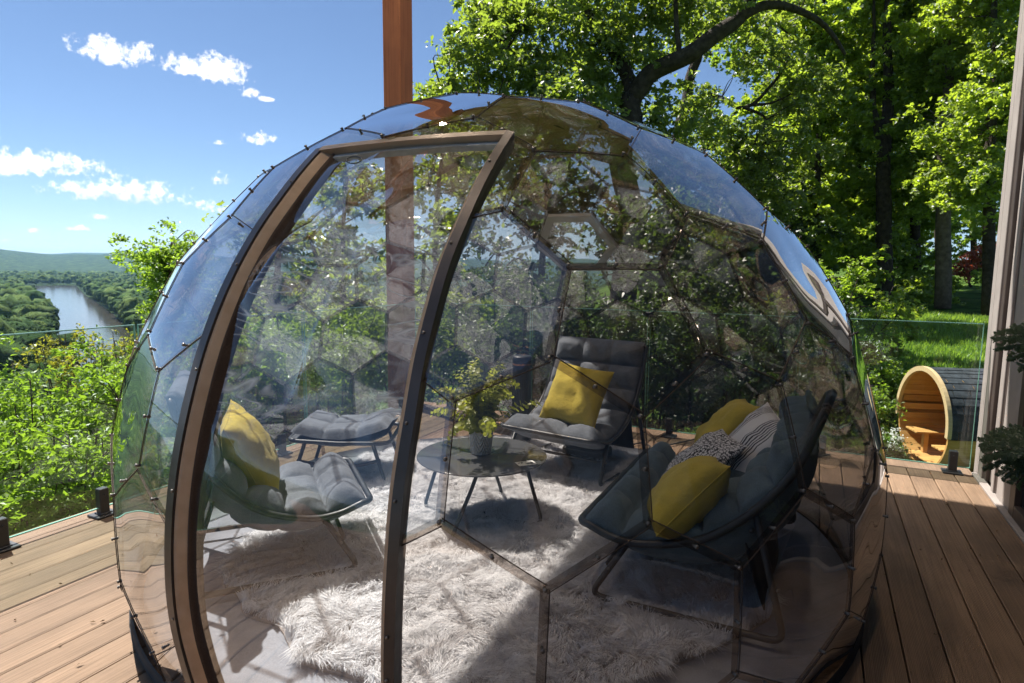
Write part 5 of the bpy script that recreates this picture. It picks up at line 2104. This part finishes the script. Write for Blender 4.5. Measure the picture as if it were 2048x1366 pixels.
bush('sunlit yellow-green bush just right of the dome', 1665, 15.5, 500, 1.2, 86, 'bush_leaf', 0.12, 46, 46, 'bushes at the lawn edge', gaps=0.2)
bush('green bush at the foot of the wood beside the dome', 1720, 17, 560, 1.5, 87, 'wood_leaf', 0.13, 75, 50, 'bushes at the lawn edge')
bush('green bush left of the barrel sauna', 1730, 14.8, 705, 1.05, 88, 'wood_leaf', 0.11, 75, 50, 'bushes at the lawn edge')
bush('small bright weed clump at the edge of the lawn slope', 1700, 12.4, 740, 0.75, 89, 'bush_leaf', 0.09, 55, 46, 'bushes at the lawn edge')

# red maple far up the lawn
b = gpt(1945, 41)
tree('red_maple', 'small red-leaved maple far up the lawn beside the wall corner', None, 'tree', b,
     [([b, at(1938, 560, 41), at(1942, 520, 41)], 0.09, 0.04), ([at(1938, 560, 41), at(1918, 530, 41)], 0.05, 0.02), ([at(1938, 560, 41), at(1962, 535, 41)], 0.05, 0.02)],
     [blob(1945, 520, 41, 1.3, 22, 0.5), blob(1918, 545, 41, 0.7, 9, 0.5), blob(1965, 505, 42, 0.9, 10, 0.6)], 40, 0.3, 0.2, 'red_leaf', 91, 0.7, 20)

# white flowering shrub beside the sauna
b = gpt(1785, 13.2)
b[2] = float(ground(b[0], b[1]))
fsr = bush('low shrub with white flower heads beside the barrel sauna', 1782, 13.0, 880, 0.42, 92, 'dark_leaf', 0.08, 34, 40, None, name='flowering_shrub', cat='shrub', stems=6)
bo = np.array(fsr.location)
fr3 = np.random.default_rng(5)
FV = []
for k in range(26):
    p = at(1782 + fr3.uniform(-26, 26), 885 + fr3.uniform(-28, 22), 12.75 + fr3.uniform(-0.12, 0.2)) - bo
    q = p + fr3.normal(0, 0.028, (26, 3))
    FV.append(leaf_cloud(q, 0.035, 0.9, 300 + k))
MAT['petal'] = simple('white_petals', (0.75, 0.75, 0.72), 0.7, 0.08)
ob = fast_quads('blossom', np.concatenate(FV), MAT['petal'], fsr)
ob['kind'] = 'stuff'

# lawn grass on the slope by the sauna
gn = 52000
gxy = np.stack([rng.uniform(-1.5, 8.5, gn), rng.uniform(12.5, 33, gn)], 1)
gxy = gxy[(gxy[:, 0] > -1.0 + 0.02 * gxy[:, 1]) & (gxy[:, 0] < 0.30 * gxy[:, 1] + 0.5)]
gzz = ground(gxy[:, 0], gxy[:, 1])
n = len(gxy)
hgt = rng.uniform(0.06, 0.16, n) * (0.8 + gxy[:, 1] * 0.02)
aa = rng.uniform(0, 6.28, n)
wd = 0.006 + 0.0012 * gxy[:, 1] * 0.5
d = np.stack([np.cos(aa), np.sin(aa)], 1)
ln_ = rng.normal(0, 0.05, (n, 2))
B = np.stack([gxy[:, 0], gxy[:, 1], gzz - 0.01], 1)
V = np.stack([B - np.c_[d * wd[:, None], np.zeros(n)], B + np.c_[d * wd[:, None], np.zeros(n)], B + np.c_[ln_, hgt]], 1).reshape(-1, 3)
MAT['grass'] = leafmat('lawn_grass_blade', (0.075, 0.150, 0.012), (0.18, 0.28, 0.03), (0.42, 0.62, 0.04), 0.05, 0.4)
go = fast_quads('lawn_grass', V, MAT['grass'], None, False, 3)
tag(go, 'sunlit green grass on the slope behind the barrel sauna', 'grass', kind='stuff')

# bits of leaf and seed blown onto the deck
lr = np.random.default_rng(31)
lp_ = [on_z(x, y, 0.004) for x, y in ((185, 1245), (205, 1243), (70, 1358), (160, 1330), (1770, 1150), (1800, 1262), (1822, 1345), (1895, 1010), (1700, 1225), (1840, 1100), (1990, 1200), (60, 1150), (120, 1290), (30, 1240))]
lp_ += [np.array([lr.uniform(-3.6, -3.0), lr.uniform(0.8, 3.0), 0.004]) for _ in range(14)] + [np.array([lr.uniform(0.35, 1.0), lr.uniform(1.5, 4.9), 0.004]) for _ in range(14)]
LQ = leaf_cloud(np.array(lp_) + [0, 0, 0.003], 0.026, 0.35, 77)
LQ[:, 2] = np.clip(LQ[:, 2], 0.0015, 0.012)
MAT['litter'] = simple('dry_leaf_litter', (0.16, 0.10, 0.05), 0.9, 0.4, 30)
lo2 = fast_quads('leaf_litter', LQ, MAT['litter'])
tag(lo2, 'dry leaf and seed scraps scattered on the deck boards', 'leaves', kind='stuff')

# ------------------------------------------------------------------ barrel sauna
SD = 14.5
s_top, s_bot = at(1842, 737, SD), at(1846, 936, SD)
cen = (on_axis(1842, 737, 1, 14.5) + on_axis(1846, 938, 1, 14.5)) / 2
SRAD = (on_axis(1842, 737, 1, 14.5)[2] - on_axis(1846, 938, 1, 14.5)[2]) / 2
sa = empty('barrel_sauna', (cen[0], cen[1], cen[2]), math.atan2(0.30, 0.954))
tag(sa, 'round wooden barrel sauna with open porch, bench and dark shingled roof on the lawn', 'sauna')
SLN = 3.4
NST = 40
bme = None
for k in range(NST):
    a0, a1 = 2 * PI * k / NST, 2 * PI * (k + 0.965) / NST
    if bme is None:
        pr = [(SRAD * math.cos(a) * f, SRAD * math.sin(a) * f) for f, a in ((1, a0), (1, (a0 + a1) / 2), (1, a1), (0.955, a1), (0.955, a0))]
        bme = MB().prism(pr, 0.0, SLN, 0).mesh('stave', MAT['pine'])
    o = bpy.data.objects.new('stave', bme)
    o.rotation_euler = (a0, 0, 0)
    link(o, sa)
# pale end band, two pieces like the photo: the roof half stands proud
m = MB()
for (f0, f1, x0_, x1_, aa0, aa1) in ((0.952, 1.045, -0.05, 0.02, -0.12, PI + 0.12),):
    n = 40
    V, Fq = [], []
    for i in range(n + 1):
        a = aa0 + (aa1 - aa0) * i / n
        for f, x in ((f0, x0_), (f1, x0_), (f1, x1_), (f0, x1_)):
            V.append((x, SRAD * f * math.cos(a), SRAD * f * math.sin(a)))
    for i in range(n):
        for q in range(4):
            l = (q + 1) % 4
            Fq.append((i * 4 + q, i * 4 + l, (i + 1) * 4 + l, (i + 1) * 4 + q))
    Fq += [(0, 1, 2, 3), (n * 4, n * 4 + 3, n * 4 + 2, n * 4 + 1)]
    m.add(V, Fq)
MAT['pale_pine'] = woodmat('pale_sauna_trim', (0.58, 0.38, 0.20), (0.75, 0.55, 0.33), 0.5, 0, 30, 2, 0.2, 0.1)
m.build('end_band', MAT['pale_pine'], sa)
# porch back wall of upright boards, with a window and door panel
wx = 1.05
bw = 0.115
y = -SRAD * 0.93
while y < SRAD * 0.9:
    yc = y + bw / 2
    h = math.sqrt(max(0.02, (SRAD * 0.95) ** 2 - max(abs(y), abs(y + bw)) ** 2))
    MB().box((wx, y, -h), (wx + 0.04, y + bw - 0.006, h), 0.004).build('wall_board', MAT['pine'], sa)
    y += bw
MB().box((wx - 0.02, -0.62, -0.05), (wx - 0.003, -0.24, 0.62), 0.004).build('window_frame', MAT['pine'], sa)
MB().box((wx - 0.024, -0.57, 0.0), (wx - 0.0205, -0.29, 0.57)).build('window_glass', MAT['window'], sa)
# bench along the far side with supports, slatted back rest
for k, yy in enumerate((0.30, 0.42, 0.54, 0.66)):
    MB().box((0.06, yy, -0.37), (wx - 0.03, yy + 0.11, -0.335), 0.004).build('bench_slat', MAT['pine'], sa)
for xx in (0.22, 0.86):
    MB().box((xx, 0.32, -0.80), (xx + 0.09, 0.42, -0.372), 0.004).build('bench_leg', MAT['pine'], sa)
for zz in (-0.18, 0.02, 0.20):
    MB().box((0.03, SRAD * 0.90 - 0.03, zz), (wx - 0.02, SRAD * 0.90 + 0.0, zz + 0.13), 0.004).build('back_slat', MAT['pine'], sa)
for k, yy in enumerate((-0.66, -0.54, -0.42)):
    MB().box((0.06, yy, -0.47), (wx - 0.03, yy + 0.11, -0.435), 0.004).build('bench_slat', MAT['pine'], sa)
MB().box((0.3, -0.55, -0.82), (0.39, -0.46, -0.472), 0.004).build('bench_leg', MAT['pine'], sa)
for k in range(8):
    y0_ = -0.50 + k * 0.125
    MB().box((0.0, y0_, -0.80), (wx, y0_ + 0.118, -0.775), 0.003).build('floor_board', MAT['pine'], sa)
# shingle courses over the upper half
MAT['shingle'] = simple('charcoal_shingle', (0.040, 0.045, 0.055), 0.85, 0.5, 9, 0, 0.6, 160, 0.3, 0.004)
NC = 11
srng = np.random.default_rng(9)
for cI in range(NC):
    for side in (0, 1):
        a_lo = R(-8) + (PI / 2 + R(8)) * cI / NC
        a_hi = R(-8) + (PI / 2 + R(8)) * (cI + 1.25) / NC
        if side:
            a_lo, a_hi = PI - a_lo, PI - a_hi
        x = 0.02 - srng.uniform(0, 0.25)
        while x < SLN - 0.02:
            wd_ = srng.uniform(0.22, 0.38)
            x0_, x1_ = max(x, 0.022), min(x + wd_ - 0.008, SLN - 0.02)
            if x1_ - x0_ > 0.05:
                G = []
                for i in range(5):
                    f = i / 4
                    a = a_lo + (a_hi - a_lo) * f
                    r = SRAD * (1.026 - 0.014 * f) + (0.004 if srng.uniform() < 0.5 else 0) * (1 - f)
                    G.append([(x0_, r * math.cos(a), r * math.sin(a)), (x1_, r * math.cos(a), r * math.sin(a))])
                V = [q for row in G for q in row]
                r0 = SRAD * 1.008
                V += [(x0_, r0 * math.cos(a_lo), r0 * math.sin(a_lo)), (x1_, r0 * math.cos(a_lo), r0 * math.sin(a_lo))]
                Fq = [(2 * i, 2 * i + 1, 2 * i + 3, 2 * i + 2) for i in range(4)] + [(0, 10, 11, 1)]
                MB().add(V, Fq).build('shingle', MAT['shingle'], sa, False)
            x += wd_
m = MB()
for xx in (0.5, 2.7):
    m.prism([(-0.6, -SRAD - 0.12), (0.6, -SRAD - 0.12), (0.6, -SRAD * 0.78), (0.3, -SRAD * 0.97), (0, -SRAD * 1.005), (-0.3, -SRAD * 0.97), (-0.6, -SRAD * 0.78)], xx, xx + 0.1, 0)
m.build('cradle', MAT['pine'], sa)

# ------------------------------------------------------------------ potted evergreen by the house wall
MAT['cedar_leaf'] = leafmat('evergreen_spray', (0.050, 0.105, 0.045), (0.12, 0.20, 0.085), (0.18, 0.30, 0.09), 0.08, 6)
eg = empty('potted_evergreen', (0.90, 2.15, 0.0))
tag(eg, 'flat green evergreen sprays reaching in from a pot beside the house wall', 'shrub')
e0 = np.array([0.90, 2.15, 0.0])
MB().lathe([(0.001, 0.0), (0.15, 0.0), (0.19, 0.36), (0.20, 0.37), (0.18, 0.375), (0.17, 0.34), (0.001, 0.33)], 32).build('pot', MAT['brown_trim'], eg)
EV = []
tm = MB()
tm.tube([(0, 0, 0.33), (0.01, 0.02, 0.8), (0.0, 0.03, 1.3)], [0.025, 0.018, 0.006], 8)
erng = np.random.default_rng(15)


def needles(a, b, w0):
    """scale leaves along a twig"""
    L = np.linalg.norm(b - a)
    n = max(3, int(L / 0.0055))
    d = (b - a) / (L + 1e-9)
    f = (np.arange(n) + 0.5) / n
    P = a + (b - a) * f[:, None]
    e = np.cross(d, [0.35, -0.75, 0.45])
    e /= np.linalg.norm(e)
    for sg in (-1, 1):
        t_ = d * 0.75 + e * sg * 0.66
        s_ = np.cross(t_, np.cross(d, e)) + erng.normal(0, 0.25, 3)
        s_ /= np.linalg.norm(s_)
        ln = w0 * erng.uniform(0.8, 1.3, n)[:, None]
        wv_ = ln * 0.30
        q = P + erng.normal(0, 0.0012, (n, 3))
        EV.append(np.stack([q, q + t_ * ln * 0.5 + s_ * wv_, q + t_ * ln, q + t_ * ln * 0.5 - s_ * wv_], 1).reshape(-1, 3))


def frond(a, b, seed):
    ax = spline([a, (a + b) / 2 + np.array([0, 0, 0.02]), b - np.array([0, 0, 0.015])], 10)
    tm.tube(ax, np.linspace(0.005, 0.001, len(ax)), 5)
    d = (b - a) / np.linalg.norm(b - a)
    e = np.cross(d, [0.35, -0.75, 0.45])
    e /= np.linalg.norm(e)
    L = np.linalg.norm(b - a)
    m_ = max(6, int(L / 0.016))
    for k in range(m_):
        f = 0.12 + 0.88 * k / m_
        p = np.array([np.interp(f * (len(ax) - 1), range(len(ax)), [q[i] for q in ax]) for i in range(3)])
        for sg in (-1, 1):
            ln = L * 0.30 * (1.05 - f) ** 0.7 * erng.uniform(0.6, 1.1) + 0.018
            q = p + (d * 0.75 + e * sg * 0.7 + erng.normal(0, 0.12, 3)) * ln
            needles(p, q, 0.0095)
            for h in (0.35, 0.6, 0.8):
                for s2 in (-1, 1):
                    c = p + (q - p) * h
                    t_ = (q - p) / np.linalg.norm(q - p)
                    e2 = np.cross(t_, [0.35, -0.75, 0.45])
                    e2 /= np.linalg.norm(e2)
                    needles(c, c + (t_ * 0.7 + e2 * s2 * 0.7) * ln * 0.42 * (1.1 - h), 0.009)


tips = [(1992, 668, 3.0), (2000, 690, 3.02), (2022, 655, 3.0), (2018, 712, 3.05), (2040, 730, 3.0), (2046, 676, 3.0),
        (1962, 882, 2.95), (1968, 905, 2.9), (1972, 925, 2.95), (1985, 868, 3.0), (2003, 950, 2.95), (2030, 965, 2.95), (2010, 880, 2.9), (2020, 910, 2.85), (2040, 890, 2.9), (2035, 935, 2.9)]
for k, (x, y, dp) in enumerate(tips):
    b = at(x, y, dp) - e0
    root_ = at(2085 + erng.uniform(0, 40), (705 if y < 760 else 905) + (y - (690 if y < 760 else 910)) * 0.35, dp - 0.12) - e0
    frond(root_, b, k)
    zz = root_[2] - 0.12
    tm.tube([np.array([0.0, 0.02, max(0.4, zz - 0.15)]), np.array([root_[0] * 0.5, root_[1] * 0.5, zz]), root_], [0.010, 0.008, 0.005], 6)
for k in range(16):
    a = erng.uniform(0, 6.28)
    z = erng.uniform(0.5, 1.25)
    r_ = 0.30 * (1.45 - z)
    b = np.array([math.cos(a) * r_ * 0.7, math.sin(a) * r_, z + 0.1])
    if b[0] > 0.12:
        b[0] = 0.12
    if e0[1] + b[1] > 2.45:
        continue
    frond(np.array([0, 0.02, z - 0.05]), b, 50 + k)
tm.build('branch', MAT['trunk'], eg)
fast_quads('foliage', np.concatenate(EV), MAT['cedar_leaf'], eg)
print('panels', npan, 'strips', nstrip, 'forest', NF, 'tris', sum(len(o.data.loop_triangles) or sum(len(p.vertices) - 2 for p in o.data.polygons) if len(o.data.polygons) < 200000 else len(o.data.polygons) * 2 for o in sc.objects if o.type == 'MESH'))
